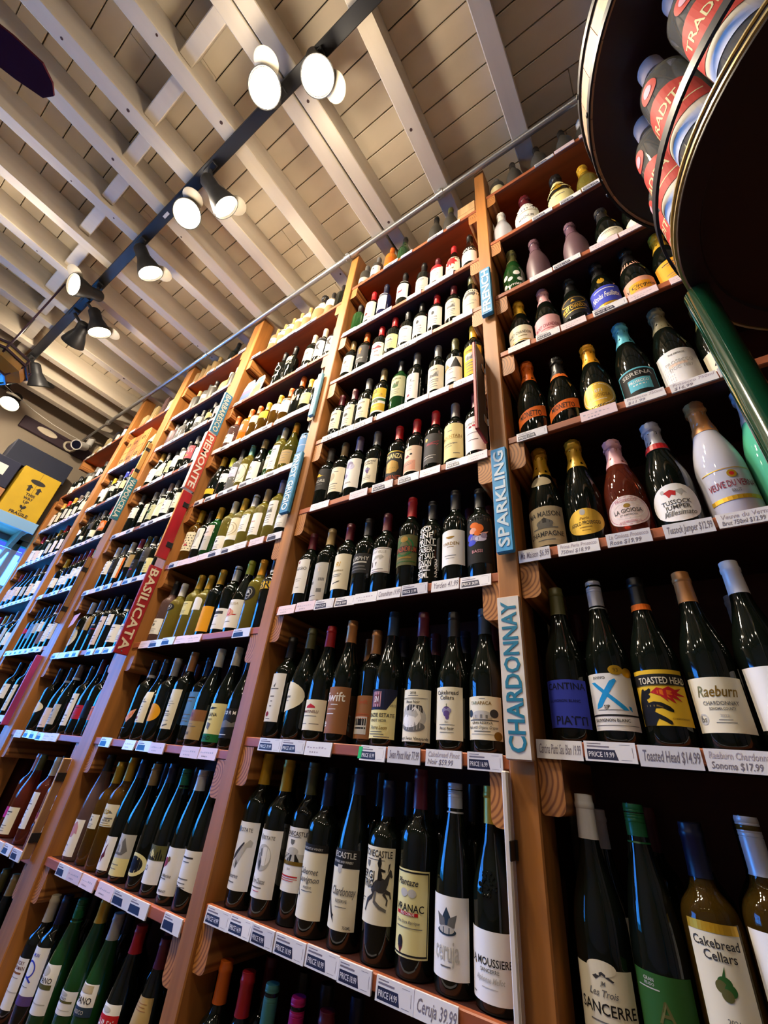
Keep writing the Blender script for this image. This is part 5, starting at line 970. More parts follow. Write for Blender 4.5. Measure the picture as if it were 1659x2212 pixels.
for k, rs in rows.items():
    b = k[0]; s = ORD[bay_keys[b].index(k)]; rs.sort()
    for i, r in enumerate(rs):
        x, y, H, shp, gl, cap, lab, lo, hi, art, A, sh = r
        bottle(x, y, SHELF_Z[k], H, shp, gl, cap, lab, lo, hi, art, A, sh, blabel(gl, cap, lab, art, '', i, s, b), GRPN[b] + ' on the ' + s + ' shelf')

# second and third rows of dark bottles that fill the depth of the shelves, hardly visible behind the first: one mass
g = G(); dk_ = glassm('k'); caps_ = [colm(k, 'cap') for k in ('nv', 'dk', 'mr', 'bk', 'dk')]; r3 = random.Random(5)
for k, rs in rows.items():
    if k[1] in '78' or (k[0] == 'B' and k[1] > '5') or k[0] in 'FG': continue
    for x, y, H, shp, *_ in rs:
        if y > 1.0 or shp == 'mg': continue
        H = min(H, .305); bx = (POST[BAY[k[0]][0]][1] + .07, POST[BAY[k[0]][1]][0] - .07); x = min(max(x, bx[0]), bx[1])
        yb = .957 + .092 + r3.uniform(0, .01)
        if any(abs(q[0] - x) < .08 and q[1] > 1.0 for q in rs): yb = 1.125
        if any(math.hypot(q[0] - x, q[1] - yb) < (.084 if q[3] in ('ch', 'mg') else .080) for q in rs): continue
        m = Matrix.Translation((x + r3.uniform(-.002, .002), yb, SHELF_Z[k])); R = RAD['bd']; pr_ = PROF['bd']
        g.lathe([(r * R, z * H) for r, z in (pr_[0], pr_[2], pr_[3], pr_[5], pr_[7], pr_[9], pr_[10])], dk_, 12, m, False)
        g.lathe([(.40 * R, .775 * H), (.40 * R, .93 * H), (.43 * R, .95 * H), (.40 * R, .97 * H), (.39 * R, H), (.001, H)], caps_[r3.randrange(5)], 12, m, False)
o = g.build('bottles_behind', None, True); o['kind'] = 'stuff'; o['label'] = 'dark bottles filling the depth of the shelves behind the front rows'; o['category'] = 'bottles'

# ------------------------------------------------------------------ signs on the uprights
def sign(name, text, label, x0, x1, z0, z1, fc, lc, sides, up, y=.892, thick=.016, sp=1.0):
    """board on the front of an upright; up=True reads from bottom to top"""
    xc, zc = (x0 + x1) / 2, (z0 + z1) / 2
    t = thing(name, label, 'sign', (xc, y, zc), (0, 0, 0), 'painted region and grape signs')
    g = G(); g.bbox(x0 - xc, -thick, z0 - zc, x1 - xc, 0, z1 - zc, mat('board_' + sides, hexc(sides), .6, grain=((30, 30, 6), .2)), .003)
    g.box(x0 - xc + .002, -thick - .0006, z0 - zc + .002, x1 - xc - .002, -thick, z1 - zc - .002, mat('face_' + fc, hexc(fc), .55, grain=((24, 24, 9), .18)))
    g.build('board', t)
    g = G(); vs, fs, wd = text_polys(text, .02); L = (z1 - z0) * .92; W = (x1 - x0); h = W * .62; k = L / (wd * h)
    out = []
    for x, yy, _ in vs:
        a = (x - wd / 2) * h * k; c = (yy - .5) * h
        out.append((-c, -thick - .0016, a) if up else (c, -thick - .0016, -a))
    g.add(out, fs, mat('letters_' + lc, hexc(lc), .5)); o = g.build('lettering', t)
    sm = o.modifiers.new('thickness', 'SOLIDIFY'); sm.thickness = .003; sm.offset = -1
    return t
U = lambda z: z * .9 + 1.25
p = POST
sign('grape_sign', 'FRENCH', 'small blue board with white letters reading FRENCH', p['P0'][0] + .006, p['P0'][1] - .002, U(1.60), U(1.94), '1c84b4', 'eef4f2', '2c8cb8', True)
sign('grape_sign', 'SPARKLING', 'blue board with silver letters reading SPARKLING', p['P0'][0] + .008, p['P0'][1] + .0, U(.52), U(.882), '2f98cc', 'c8d8dc', '3a98c4', True)
sign('grape_sign', 'CHARDONNAY', 'white board with blue letters reading CHARDONNAY', p['P0'][0] + .002, p['P0'][1] + .002, U(.042), U(.396), 'e2d8c8', '1c7a94', 'c8a078', True)
sign('grape_sign', 'PINOT GRIGIO', 'blue board with letters reading PINOT GRIGIO', p['P1'][0] - .026, p['P1'][0] + .022, U(.90), U(1.24), '2080ac', 'd4e4e6', '2c88b4', False)
sign('region_sign', 'BORDEAUX', 'faded blue board with pale letters above the PINOT GRIGIO sign', p['P1'][0] - .006, p['P1'][0] + .024, U(1.48), U(1.80), '74b8d4', 'a8ccd4', '74b8d4', True)
def blade_sign(text, label, x, z0, z1, d0, fc, lc, edge, th=.016, y1=.897):
    """board standing out from the upright, lettered on the face that looks along the wall"""
    t = thing('region_sign', label, 'sign', (x, y1, z0), (0, 0, 0), 'painted region and grape signs'); L = z1 - z0
    g = G(); g.bbox(-th, -d0, 0, 0, 0, L, mat('board_' + edge, hexc(edge), .6, grain=((30, 30, 6), .2)), .002); g.box(0, -d0 + .0015, .0015, .0008, -.0005, L - .0015, mat('face_' + fc, hexc(fc), .55, grain=((24, 24, 9), .18))); g.build('board', t)
    vs, fs, wd = text_polys(text, .02); h = d0 * .60; k = L * .92 / (wd * h)
    g = G(); g.add([(.0022, -d0 / 2 + (yy - .5) * h, L / 2 - (xx - wd / 2) * h * k) for xx, yy, _ in vs], fs, mat('letters_' + lc, hexc(lc), .5)); o = g.build('lettering', t)
    sm = o.modifiers.new('thickness', 'SOLIDIFY'); sm.thickness = .0025; sm.offset = -1
    for zz in (.012, L - .012): g = G(); g.lathe([(.0035, 0), (.0025, .002)], steel, 10, Matrix.Translation((.0008, -d0 / 2, zz)) @ Matrix.Rotation(PI / 2, 4, 'Y')); g.build('screw', t, True)
blade_sign('BARBARESCO', 'blue board with white letters reading BARBARESCO', p['P2'][1] + .002, U(1.755), U(2.12), .052, '3c86ac', 'd8d8c8', 'd0d0c4')
blade_sign('PIEMONTE', 'red board with white letters reading PIEMONTE', p['P2'][1] + .002, U(1.30), U(1.745), .060, 'c44434', 'ece4d8', 'e0d8c8', .028)
blade_sign('BASILICATA', 'crimson board with cream letters reading BASILICATA', p['P2'][1] + .002, U(.35), U(.80), .060, 'a81820', 'e8d8b8', '982028', .012)
blade_sign('VALPOLICELLA', 'teal board with white letters reading VALPOLICELLA', p['P3'][1] + .002, U(1.345), U(1.71), .048, '1c7484', 'dcdcd0', 'd0ccb8')

# hinged blade panels that stick out from the uprights
def blade(label, x, z0, z1, d, face, edge, hinges=True, th=.010, y1=.897):
    t = thing('hinged_panel', label, 'panel', (x, y1, z0), (0, 0, 0), 'panels hinged on the uprights')
    g = G(); g.bbox(-th, -d, 0, 0, 0, z1 - z0, mat('panel_edge_' + edge, hexc(edge), .5), .002); g.box(0, -d + .003, .003, .0012, -.002, z1 - z0 - .003, mat('panel_face_' + face, hexc(face), .45, grain=((20, 20, 5), .35)))
    g.build('board', t)
    if hinges:
        for z in (.2, .8):
            g = G(); zz = z * (z1 - z0); g.bbox(.0012, -.03, zz - .014, .004, .0, zz + .014, chrome if face == '241a18' else black_metal, .001); g.tube((.004, -.002, zz - .014), (.004, -.002, zz + .014), .003, chrome if face == '241a18' else black_metal, 8); g.build('hinge', t)
    return t
blade('dark wood panel with red edge hinged beside the lipstick-pink labels', p['P0'][0] - .004, U(.935), U(1.37), .075, '241a18', 'a02c34')
blade('white edged panel hinged below the CHARDONNAY sign', p['P0'][0] + .002, U(-.62), U(.022), .02, 'd8ccc0', 'dcd0c0')
blade('crimson panel hinged below the PIEMONTE sign', p['P2'][1] + .002, U(.85), U(1.285), .058, 'b01424', 'd89c58')
blade('tan panel hinged near the VALPOLICELLA sign top', p['P3'][0] + .05, U(1.74), U(2.10), .03, 'b08c4c', 'd8b868')
blade('brown panel hinged below the VALPOLICELLA sign', p['P3'][0] + .03, U(.60), U(1.06), .03, '8c6434', '6c3c24')
blade('tan panel hinged below the BASILICATA sign', p['P2'][0] + .004, U(-.42), U(-.08), .03, '8c6848', 'c8a070')
blade('magenta panel with white studs at the far upright', p['P3'][0] + .03, U(.02), U(.40), .03, 'a83c7c', 'c05890', False)
t = thing('paper_note', 'salmon paper note taped to the upright below the brown panel', 'note', (p['P3'][1] + .06, .90, U(.56)))
g = G(); g.add([(0, 0, 0), (.085, -.012, .01), (.09, -.004, .075), (.005, .002, .07), (0, .0008, 0), (.085, -.0112, .01), (.09, -.0032, .075), (.005, .0028, .07)], [(0, 1, 2, 3), (7, 6, 5, 4), (0, 4, 5, 1), (1, 5, 6, 2), (2, 6, 7, 3), (3, 7, 4, 0)], mat('salmon_paper', hexc('e08c74'), .6)); g.build('sheet', t)

# ------------------------------------------------------------------ conduit along the shelves
t = thing('conduit_pipe', 'galvanised conduit running along the joists above the top shelves', 'pipe', (0, .872, CZ - .022))
g = G(); g.tube((-4.25, 0, 0), (1.6, 0, 0), .0155, steel, 14); g.build('long_pipe', t, True)
g = G(); g.tube((XW, 0, 0), (-4.2, 0, 0), .0105, steel, 12); g.build('thin_pipe', t, True)
for x in (-.50, -1.15, -2.62, -4.25, .35):
    g = G(); g.tube((x - .022, 0, 0), (x + .022, 0, 0), .0205, steel, 14)
    g.tube((x - .006, 0, -.004), (x - .006, .0, -.030), .004, chrome, 8); g.bbox(x - .012, -.02, .012, x + .012, .02, .022, steel, .001); g.build('coupling', t, True)

# ------------------------------------------------------------------ track lighting
TY, TZ = .10, CZ - .03
t = thing('lighting_track', 'black lighting track fixed under the white joists', 'track', (0, TY, TZ))
g = G(); g.bbox(XW + .1, -.030, 0, 2.2, .030, .030, black_metal, .003); g.build('rail', t)
g = G(); g.box(-1.98, -.008, -.0012, -1.93, .008, 0, mat('track_sticker', hexc('c8c4c0'), .5)); g.build('sticker', t)
bulb = mat('lit_lamp_face', (1, .82, .55), .4, emit=((1.0, .80, .52), 28.0)); bulb_off = mat('unlit_lamp_face', (.3, .3, .28), .2)
visor_m = mat('frosted_visor', hexc('8c8474'), .5)
def lamp(loc, d, label, lit=True, power=LAMP_W, track=(TY, TZ), spill=SPILL):
    d = Vector(d).normalized(); loc = Vector(loc); q = d.to_track_quat('Z', 'Y').to_matrix().to_4x4()
    t = thing('track_spotlight', label, 'lamp', loc, (0, 0, 0), 'spotlights on the track')
    g = G(); Rf = .072
    g.lathe([(.018, -.19), (.030, -.185), (.040, -.17), (.040, -.11), (.046, -.09), (.060, -.055), (.070, -.02), (Rf + .004, 0), (Rf + .004, .006), (Rf, .006), (Rf - .002, -.01)], black_metal, 28, q, False)
    g.lathe([(.0, -.19), (.018, -.19)], black_metal, 28, q, False); g.build('shade', t, True)
    g = G(); g.lathe([(0.0005, .002), (.03, .001), (Rf - .003, -.006)], bulb if lit else bulb_off, 28, q, False); g.build('lamp_face', t, True)
    # round visor hinged on the upper rim
    up = (Vector((0, 0, 1)) - d * d.z).normalized(); vm = Matrix.Translation(up * (Rf * 1.22) - d * .018) @ (d * .8 + up * -.6).to_track_quat('Z', 'Y').to_matrix().to_4x4()
    g = G(); g.lathe([(.0005, 0), (.054, 0), (.056, .0015), (.054, .003), (.0005, .003)], visor_m if lit else black_metal, 24, vm, False); g.build('visor', t, True)
    # stem to the track
    back = d * -.15; tp = Vector((loc.x + back.x * .4, track[0], track[1] - .001)) - loc
    g = G(); g.tube(back, tp, .011, black_metal, 12); g.bbox(tp.x - .045, tp.y - .017, tp.z - .016, tp.x + .045, tp.y + .017, tp.z - .0005, black_metal, .003); g.build('stem', t, True)
    if lit:
        l = bpy.data.lights.new('lamp_beam', 'SPOT'); l.energy = power; l.color = LAMP_C; l.spot_size = 2.85; l.spot_blend = .9; l.shadow_soft_size = .05
        lo = bpy.data.objects.new('lamp_beam', l); C.objects.link(lo); lo.parent = t; lo.location = d * .03; lo.rotation_euler = d.to_track_quat('-Z', 'Y').to_euler()
        l = bpy.data.lights.new('visor_spill', 'POINT'); l.energy = power * spill; l.color = LAMP_C; l.shadow_soft_size = .05
        lo = bpy.data.objects.new('visor_spill', l); C.objects.link(lo); lo.parent = t; lo.location = d * .11
    return t
lamp((-.962, .04, 3.824), (.28, -.30, -.9), 'big lit spotlight with yellow-rimmed face, beside the round white one', spill=.11)
lamp((-.731, .143, 3.824), (.12, .25, -.95), 'big lit spotlight with round white face nearest the black rail end', spill=.13)
lamp((-1.735, .156, 3.824), (.45, -.2, -.85), 'lit spotlight facing down, at the middle of the track')
lamp((-1.502, .25, 3.806), (.25, .78, -.6), 'lit spotlight seen edge-on aimed at the shelves, before the middle one')
lamp((-2.796, -.002, 3.824), (.15, -.75, -.5), 'lit spotlight turned away from the shelves')
lamp((-2.236, .231, 3.806), (.1, .65, -.72), 'lit spotlight with half-seen face aimed at the shelves, after the middle one')
lamp((-3.25, .207, 3.77), (-.85, .12, -.5), 'dark spotlight cone pointing at the window end', True)
lamp((-3.007, .274, 3.806), (.05, .55, -.8), 'lit spotlight aimed down the shelves next to the dark cone')
lamp((-4.047, .252, 3.79), (-.35, .6, -.7), 'black unlit spotlight near the hanging lantern', False)
lamp((-4.60, .205, 3.806), (.45, -.1, -.9), 'lit spotlight at the far window end of the track', True, LAMP_W * .35)
# unseen second track behind the photographer, added to light the lower labels
t = thing('lighting_track', 'unseen second black lighting track, added behind the camera to light the shelves', 'track', (0, -1.7, TZ))
g = G(); g.bbox(-3.6, -.019, 0, 1.6, .019, .028, black_metal, .003); g.build('rail', t)
for i, x in enumerate((-3.0, -1.9, -.9, .1, 1.1)):
    lamp((x, -1.62, 3.80), (-.05, .72, -.7), 'lit spotlight added on the unseen second track, %s from the window' % ORD[i], True, FILL_W, (-1.7, TZ))

# ------------------------------------------------------------------ ceiling fan blade
t = thing('ceiling_fan', 'dark maroon ceiling fan, only one blade tip in view', 'fan', (-2.105, -1.93, 3.59))
fm = mat('maroon_fan_blade', hexc('34101a'), .9, spec=.05)
for k in range(5):
    a0 = math.atan2(.957, .29) + k * 2 * PI / 5; m = Matrix.Rotation(a0, 4, 'Z') @ Matrix.Rotation(.16, 4, 'X')
    pts = [(.28, -.05), (.45, -.075), (1.40, -.085), (1.50, -.07), (1.535, -.02), (1.54, .03), (1.50, .075), (1.40, .085), (.45, .075), (.28, .05)]
    g = G(); g.prism(pts, 2, -.005, .005, fm); g.v = [tuple(m @ Vector(v)) for v in g.v]; g.build('blade', t)
    g = G(); g.bbox(.08, -.02, -.008, .32, .02, .0, black_metal, .003); g.v = [tuple(m @ Vector(v)) for v in g.v]; g.build('blade_arm', t)
g = G(); g.lathe([(.03, -.09), (.10, -.07), (.13, -.02), (.13, .05), (.09, .09), (.02, .10)], black_metal, 28); g.build('motor', t, True)
g = G(); g.tube((0, 0, .09), (0, 0, CZ - 3.59 - .02), .013, black_metal, 12); g.lathe([(.07, CZ - 3.59), (.06, CZ - 3.63), (.02, CZ - 3.65)], black_metal, 24); g.build('downrod', t, True)

# ------------------------------------------------------------------ hanging lantern by the window
t = thing('hanging_lantern', 'dark glass lantern with faceted rim hanging beyond the last spotlights', 'lamp', (-3.05, -.04, 3.16))
lg = mat('lantern_amber_glass', hexc('b89450'), .08, trans=.5); ld = mat('lantern_bronze', hexc('2c1c2c'), .3, .6)
g = G(); g.lathe([(.02, -.12), (.10, -.105), (.155, -.05), (.165, 0), (.155, .05)], lg, 8, None, False); g.build('glass_bowl', t)
for z, r in ((.05, .158), (0, .170), (-.105, .103)):
    g = G(); g.lathe([(r - .006, z - .008), (r + .004, z - .008), (r + .004, z + .008), (r - .006, z + .008)], ld, 8, None, False); g.build('rim', t)
for i in range(8):
    a = 2 * PI * i / 8; g = G(); g.tube((.165 * math.sin(a), -.165 * math.cos(a), .05), (.165 * math.sin(a), -.165 * math.cos(a), -.01), .006, ld, 8); g.tube((.165 * math.sin(a), -.165 * math.cos(a), -.01), (.10 * math.sin(a), -.10 * math.cos(a), -.107), .006, ld, 8); g.build('rib', t)
g = G(); g.tube((0, 0, .05), (0, 0, CZ - 3.16), .006, ld, 8); g.lathe([(.16, .05), (.10, .10), (.015, .14)], ld, 8); g.build('cap_and_rod', t)

# ------------------------------------------------------------------ security camera and things over the window
t = thing('security_camera', 'white bullet security camera with black lens under the ceiling corner', 'camera', (-4.62, .84, 3.80))
d = Vector((.62, -.55, -.5)).normalized(); q = d.to_track_quat('Z', 'Y').to_matrix().to_4x4(); wp = mat('white_camera_plastic', hexc('d8d4cc'), .4)
g = G(); g.lathe([(.03, -.10), (.042, -.09), (.045, .05), (.052, .055), (.052, .07), (.044, .07)], wp, 24, q, False); g.build('housing', t, True)
g = G(); g.lathe([(.0005, .062), (.044, .062)], mat('black_lens', (.005, .005, .015), .08), 24, q, False); g.build('lens', t)
g = G(); g.tube(d * -.06, (-.1, .08, .10), .014, wp, 10); g.tube((-.1, .08, .10), (-.1, .08, CZ - 3.80), .03, wp, 14); g.build('bracket', t, True)
t = thing('camera_cable', 'thin white cable sagging from the ceiling to the security camera', 'cable', (-4.60, .1, 3.9))
g = G(); pts = [(0, 0, .05), (.02, .12, .0), (.02, .28, -.04), (.0, .45, -.055), (-.02, .62, -.05), (-.05, .72, -.03)]
for a, b in zip(pts, pts[1:]): g.tube(a, b, .003, wp, 6)
g.build('wire', t, True)
t = thing('wall_plaque', 'dark carved board with pale ring hung above the window boxes', 'plaque', (XW + .02, .78, 3.84))
g = G(); g.bbox(-.018, -.42, -.08, .01, .22, .06, mat('dark_carved_board', hexc('2c1824'), .5), .006); g.build('board', t)
rg = mat('bone_ring', hexc('c8bca4'), .5)
g = G(); n = 20
for i in range(n):
    a, b = 2 * PI * i / n, 2 * PI * (i + 1) / n; g.tube((.018, .02 + .05 * math.cos(a), -.02 + .05 * math.sin(a)), (.018, .02 + .05 * math.cos(b), -.02 + .05 * math.sin(b)), .011, rg, 6)
g.build('ring', t, True)
g = G(); g.prism([(-.2 + .09 * math.cos(i * PI / 8), -.005 + .035 * math.sin(i * PI / 8)) for i in range(16)], 0, .010, .022, rg); g.build('fish_shape', t)

# shelf over the window and the boxes on it
XB = XW + .02
t = thing('wall_shelf', 'plain wooden shelf board carrying boxes above the window', 'shelf', (XW, .3, 2.79))
g = G(); g.bbox(0, -1.6, -.03, .40, .56, 0, mat('pale_pine', hexc('b0906c'), .6, grain=((20, 3, 20), .25)), .003); g.build('board', t)
for y in (-1.2, -.2, .5):
    g = G(); g.prism([(.01, -.03), (.32, -.03), (.01, -.26)], 1, y, y + .03, mat('pale_pine')); g.build('bracket', t)
g = G(); g.bbox(.40, -1.6, -.085, .412, .56, .012, mat('lit_shelf_lip', hexc('7cacd8'), .5), .002); g.build('lip', t)  # light falling on the shelf edge is put into its pale blue colour
def carton(label, x, y, z, sx, sy, sz, col, dark=None):
    t = thing('cardboard_box', label, 'box', (x, y, z), (0, 0, rnd.uniform(-.02, .02)), 'boxes over the window')
    m = mat('carton_' + col, hexc(col), .7, grain=((8, 8, 8), .08)); g = G(); g.bbox(0, 0, 0, sx, sy, sz, m, .004); g.build('body', t)
    g = G(); g.bbox(-.001, sy / 2 - .001, sz * .2, sx + .001, sy / 2 + .001, sz + .001, mat('box_seam', (.02, .015, .01), .7), .0002); g.build('seam', t)
    g = G(); g.box(sx * .1, .01, sz, sx * .9, sy / 2 - .003, sz + .003, m); g.box(sx * .1, sy / 2 + .003, sz, sx * .9, sy - .01, sz + .003, m); g.build('flap', t)
    return t
FX = XB + .30
yb = carton('yellow carton printed THIS WAY UP and FRAGILE above the window', XB + .02, .555, 2.795, .28, .30, .50, 'c8a414')
yb.rotation_euler = (0, 0, 0)
g = G(); X = .2815; bkm = mat('black_box_print', (.015, .012, .012), .7)
def ytext(t_, zc, h, wmax):
    vs, fs, wd = text_polys(t_, .04); k = min(1, wmax / (wd * h)); g.add([(X, .15 + (x - wd / 2) * h * k, zc + (y - .5) * h) for x, y, _ in vs], fs, bkm)
ytext('THIS', .255, .024, .08); ytext('WAY', .218, .024, .075); ytext('UP', .180, .024, .05); ytext('FRAGILE', .062, .026, .16)
for y in (.115, .185):
    g.add([(X, y - .012, .285), (X, y + .012, .285), (X, y + .012, .325), (X, y + .026, .325), (X, y, .352), (X, y - .026, .325), (X, y - .012, .325)], [tuple(range(7))], bkm)
g.add([(X, .15 + .058 * math.cos(i * PI / 10) , .39 + .024 * math.sin(i * PI / 10)) for i in range(20)], [tuple(range(20))], bkm)
g.add([(X, .15 + .024 * math.cos(PI + i * PI / 10), .142 + .030 * math.sin(PI + i * PI / 10)) for i in range(11)] + [(X, .16, .150), (X, .148, .132), (X, .14, .146)], [tuple(range(14))], bkm)
g.add([(X, .147, .09), (X, .153, .09), (X, .153, .118), (X, .147, .118)], [(0, 1, 2, 3)], bkm); g.add([(X, .135, .086), (X, .165, .086), (X, .165, .091), (X, .135, .091)], [(0, 1, 2, 3)], bkm)
g.build('print', yb)
b2 = carton('navy carton with white label beside the yellow one', XB + .02, .18, 3.02, .27, .35, .27, '0e1638')
g = G(); g.box(.2705, .16, .10, .272, .28, .20, mat('paper_wh', hexc(COL['wh']), .6)); g.build('shipping_label', b2)
b3 = carton('brown carton under the navy one', XB + .02, .17, 2.795, .28, .36, .22, 'b07c50')
g = G(); g.box(.2805, .04, .08, .282, .14, .17, mat('paper_wh')); g.box(.282, .06, .10, .2825, .10, .14, mat('paper_re', hexc(COL['re']), .6)); g.build('shipping_label', b3)
carton('long dark navy carton lying on top of the yellow one', XB + .0, .40, 3.302, .24, .48, .22, '141c34')
carton('dark carton farther along the shelf over the window', XB + .02, -.25, 2.795, .28, .40, .32, '1c2440')
# clear plastic panel hanging in front of the last upright
t = thing('plastic_panel', 'clear acrylic panel standing out beside the last upright by the window', 'panel', (-4.49, .60, 2.05))
g = G(); g.bbox(0, 0, 0, .006, .28, .50, mat('clear_acrylic', (.85, .9, 1), .12, trans=.9, ior=1.2), .002); g.build('sheet', t)
g = G(); g.bbox(-.004, -.006, 0, .010, .006, .50, mat('acrylic_edge', hexc('b8c8d8'), .3, trans=.4), .002); g.build('edge_strip', t)

# ------------------------------------------------------------------ wooden crates and boxes on the shelves
def crate(label, x, z, sx, sz, name='wooden_wine_crate', cat='crate', mark=True, y=.925, sy=.2, col='c8843c'):
    t = thing(name, label, cat, (x, y, z), (0, 0, 0), 'wooden wine boxes')
    m = mat('crate_pine_' + col, hexc(col), .55, grain=((26, 26, 3), .25)); g = G(); g.bbox(-sx / 2, .006, 0, sx / 2, sy, sz, m, .002); g.build('box', t)
    for k in range(2): g = G(); g.bbox(-sx / 2 + .003, 0, .003 + k * sz / 2, sx / 2 - .003, .006, (k + 1) * sz / 2 - .001, m, .001); g.build('slat', t)
    if mark:
        g = G(); bm_ = mat('burnt_brand', hexc('2c1408'), .7); s = min(sx, .05) * .5
        for zc in (.25, .75):
            zc *= sz
            for a in ((-s, -s, s, -s * .6), (-s, s * .6, s, s), (-s, -s, -s * .6, s), (s * .6, -s, s, s)): g.box(a[0], -.0012, zc + a[1] * .6, a[2], -.0002, zc + a[3] * .6, bm_)
        g.build('brand_mark', t)
    return t
ez = SHELF_Z['E7']
crate('upright wooden wine crate, outermost by the far upright', -3.455, ez, .10, .34)
crate('upright wooden wine crate with stain, in the middle', -3.342, ez, .11, .33, col='a8602c')
crate('upright wooden wine crate nearest the white-banded bottle', -3.229, ez, .11, .35)
bottle(-3.06, .957, ez, .31, 'bg', 'k', 'dk', 'lc', .45, .75, '', '', '', 'tall bottle with pale-yellow band and white label beside the wooden crates', 'bottles by the crates')
crate('pale wooden gift box on the top shelf beside the FRENCH upright', -.372, SHELF_Z['A8'], .10, .17, 'gift_box', 'box', False, .925, .12, 'd0a874')
for i, (x, w_, h_, c_, l_) in enumerate(((-3.45, .09, .16, 'b89c68', 'tan stoneware carton'), (-3.3, .08, .2, 'a08858', 'tall tan carton'), (-3.15, .07, .24, '4c3430', 'dark tall carton'), (-3.03, .08, .15, 'b8a480', 'pale carton'))):
    crate(l_ + ' on the very top shelf beyond VALPOLICELLA', x, SHELF_Z['E8'], w_, h_, 'gift_box', 'box', False, .925, .1, c_)
for i, (x, w_, h_, c_, l_) in enumerate(((-4.35, .12, .12, 'c8b488', 'pale oval basket box'), (-4.15, .06, .16, 'b0a078', 'slim tan box'), (-4.0, .05, .18, '181828', 'slim black box'))):
    crate(l_ + ' on the top shelf under the security camera', x, SHELF_Z['F8'], w_, h_, 'gift_box', 'box', False, .925, .1, c_)
# two picture cards on the white-wine bay
def card(label, x, z, w_, h_, ops, tilt):
    t = thing('picture_card', label, 'card', (x, .925, z), (tilt, 0, 0), 'picture cards')
    pts = [(-w_ / 2, 0), (w_ / 2, 0), (w_ / 2, h_ * .8), (w_ * .3, h_), (-w_ * .3, h_), (-w_ / 2, h_ * .75)]
    g = G(); g.prism(pts, 1, 0, .004, mat('card_white', hexc('e4e0dc'), .6)); g.build('board', t)
    g = G()
    for u0, v0, u1, v1, c in ops: g.add([(u0 * w_, -.0006, v0 * h_), (u1 * w_, -.0006, v0 * h_), (u1 * w_, -.0006, v1 * h_), (u0 * w_, -.0006, v1 * h_)], [(0, 1, 2, 3)], mat('card_' + c, hexc(c), .6))
    g.build('picture', t)
card('picture card of lilac hills and blue water on the white-wine bay', -1.875, SHELF_Z['C7'], .10, .22, ((-.48, .02, .48, .28, '24488c'), (-.48, .28, .48, .42, '305c98'), (-.48, .42, .48, .58, '5c5490'), (-.48, .58, .48, .66, '9080a0'), (-.48, .66, .48, .75, '6c68a0'), (-.3, .75, .3, .95, '8484b4')), -.06)
card('picture card of a tan palace under blue sky on the white-wine bay', -1.775, SHELF_Z['C7'], .09, .21, ((-.48, .02, .48, .36, 'a8803c'), (-.40, .36, .40, .52, '94582c'), (-.3, .52, .3, .64, 'a06c3c'), (-.1, .64, .1, .8, 'b08850'), (-.48, .64, -.12, .76, '2c84bc'), (.12, .64, .48, .76, '2c84bc'), (-.3, .8, .3, .95, '2c84bc')), -.06)

# ------------------------------------------------------------------ round tiered stand with clear bottles
ZL = .72 * .9; cx, cy = .59 * ZL, .657 * ZL; z0 = 1.25 + ZL; R0 = .392 * ZL
t = thing('tiered_display_stand', 'round two-tier stand with dark maroon trays on a green post', 'stand', (cx, cy, 0))
mar = mat('dark_maroon_lacquer', hexc('2a0c0e'), .35); blk = mat('black_hoop_iron', (.008, .008, .012), .4, 0, spec=.25); oak = mat('pale_oak_band', hexc('c89868'), .6, grain=((6, 6, 40), .2)); brass = mat('tray_edge_brass', hexc('c8b070'), .3, .6)
grn = mat('green_post_enamel', hexc('0c3a24'), .12, coat=.6)
g = G(); g.lathe([(.001, z0), (R0 * .88, z0), (R0 * .89, z0 - .006), (R0 - .004, z0 - .006), (R0 - .001, z0 + .012), (.001, z0 + .012)], mar, 96, None, False); g.build('lower_tray', t, True)
g = G(); g.lathe([(R0 - .002, z0 - .006), (R0 + .001, z0 - .006), (R0 + .001, z0 - .002), (R0 - .002, z0 - .002)], brass, 96, None, False); g.lathe([(R0 - .002, z0 + .009), (R0 + .001, z0 + .009), (R0 + .001, z0 + .012), (R0 - .002, z0 + .012)], brass, 96, None, False); g.build('tray_edge', t, True)
zh = z0 + .125 * ZL; g = G(); g.lathe([(R0 + .001, zh - .009), (R0 + .005, zh - .009), (R0 + .005, zh + .009), (R0 + .001, zh + .009), (R0 + .001, zh - .009)], blk, 96, None, False); g.build('guard_hoop', t, True)
R1 = .448 * ZL; z1 = 1.25 + 1.62 * ZL; z2 = 1.25 + 1.80 * ZL
g = G(); g.lathe([(.001, z1 + .004), (R1 - .0045, z1 + .004), (R1 - .0045, z1 + .02), (.001, z1 + .02)], mar, 96, None, False); g.build('upper_tray', t, True)
n = 36
for i in range(n):
    a0, a1 = 2 * PI * (i + .01) / n, 2 * PI * (i + .99) / n; g = G(); q = []
    for r in (R1 - .004, R1):
        for a in (a0, (a0 + a1) / 2, a1):
            for z in (z1, z2): q.append((r * math.sin(a), -r * math.cos(a), z))
    g.add(q, [(0, 2, 3, 1), (2, 4, 5, 3), (6, 7, 9, 8), (8, 9, 11, 10), (0, 6, 8, 2), (2, 8, 10, 4), (1, 3, 9, 7), (3, 5, 11, 9), (0, 1, 7, 6), (4, 10, 11, 5)], oak); g.build('stave', t)
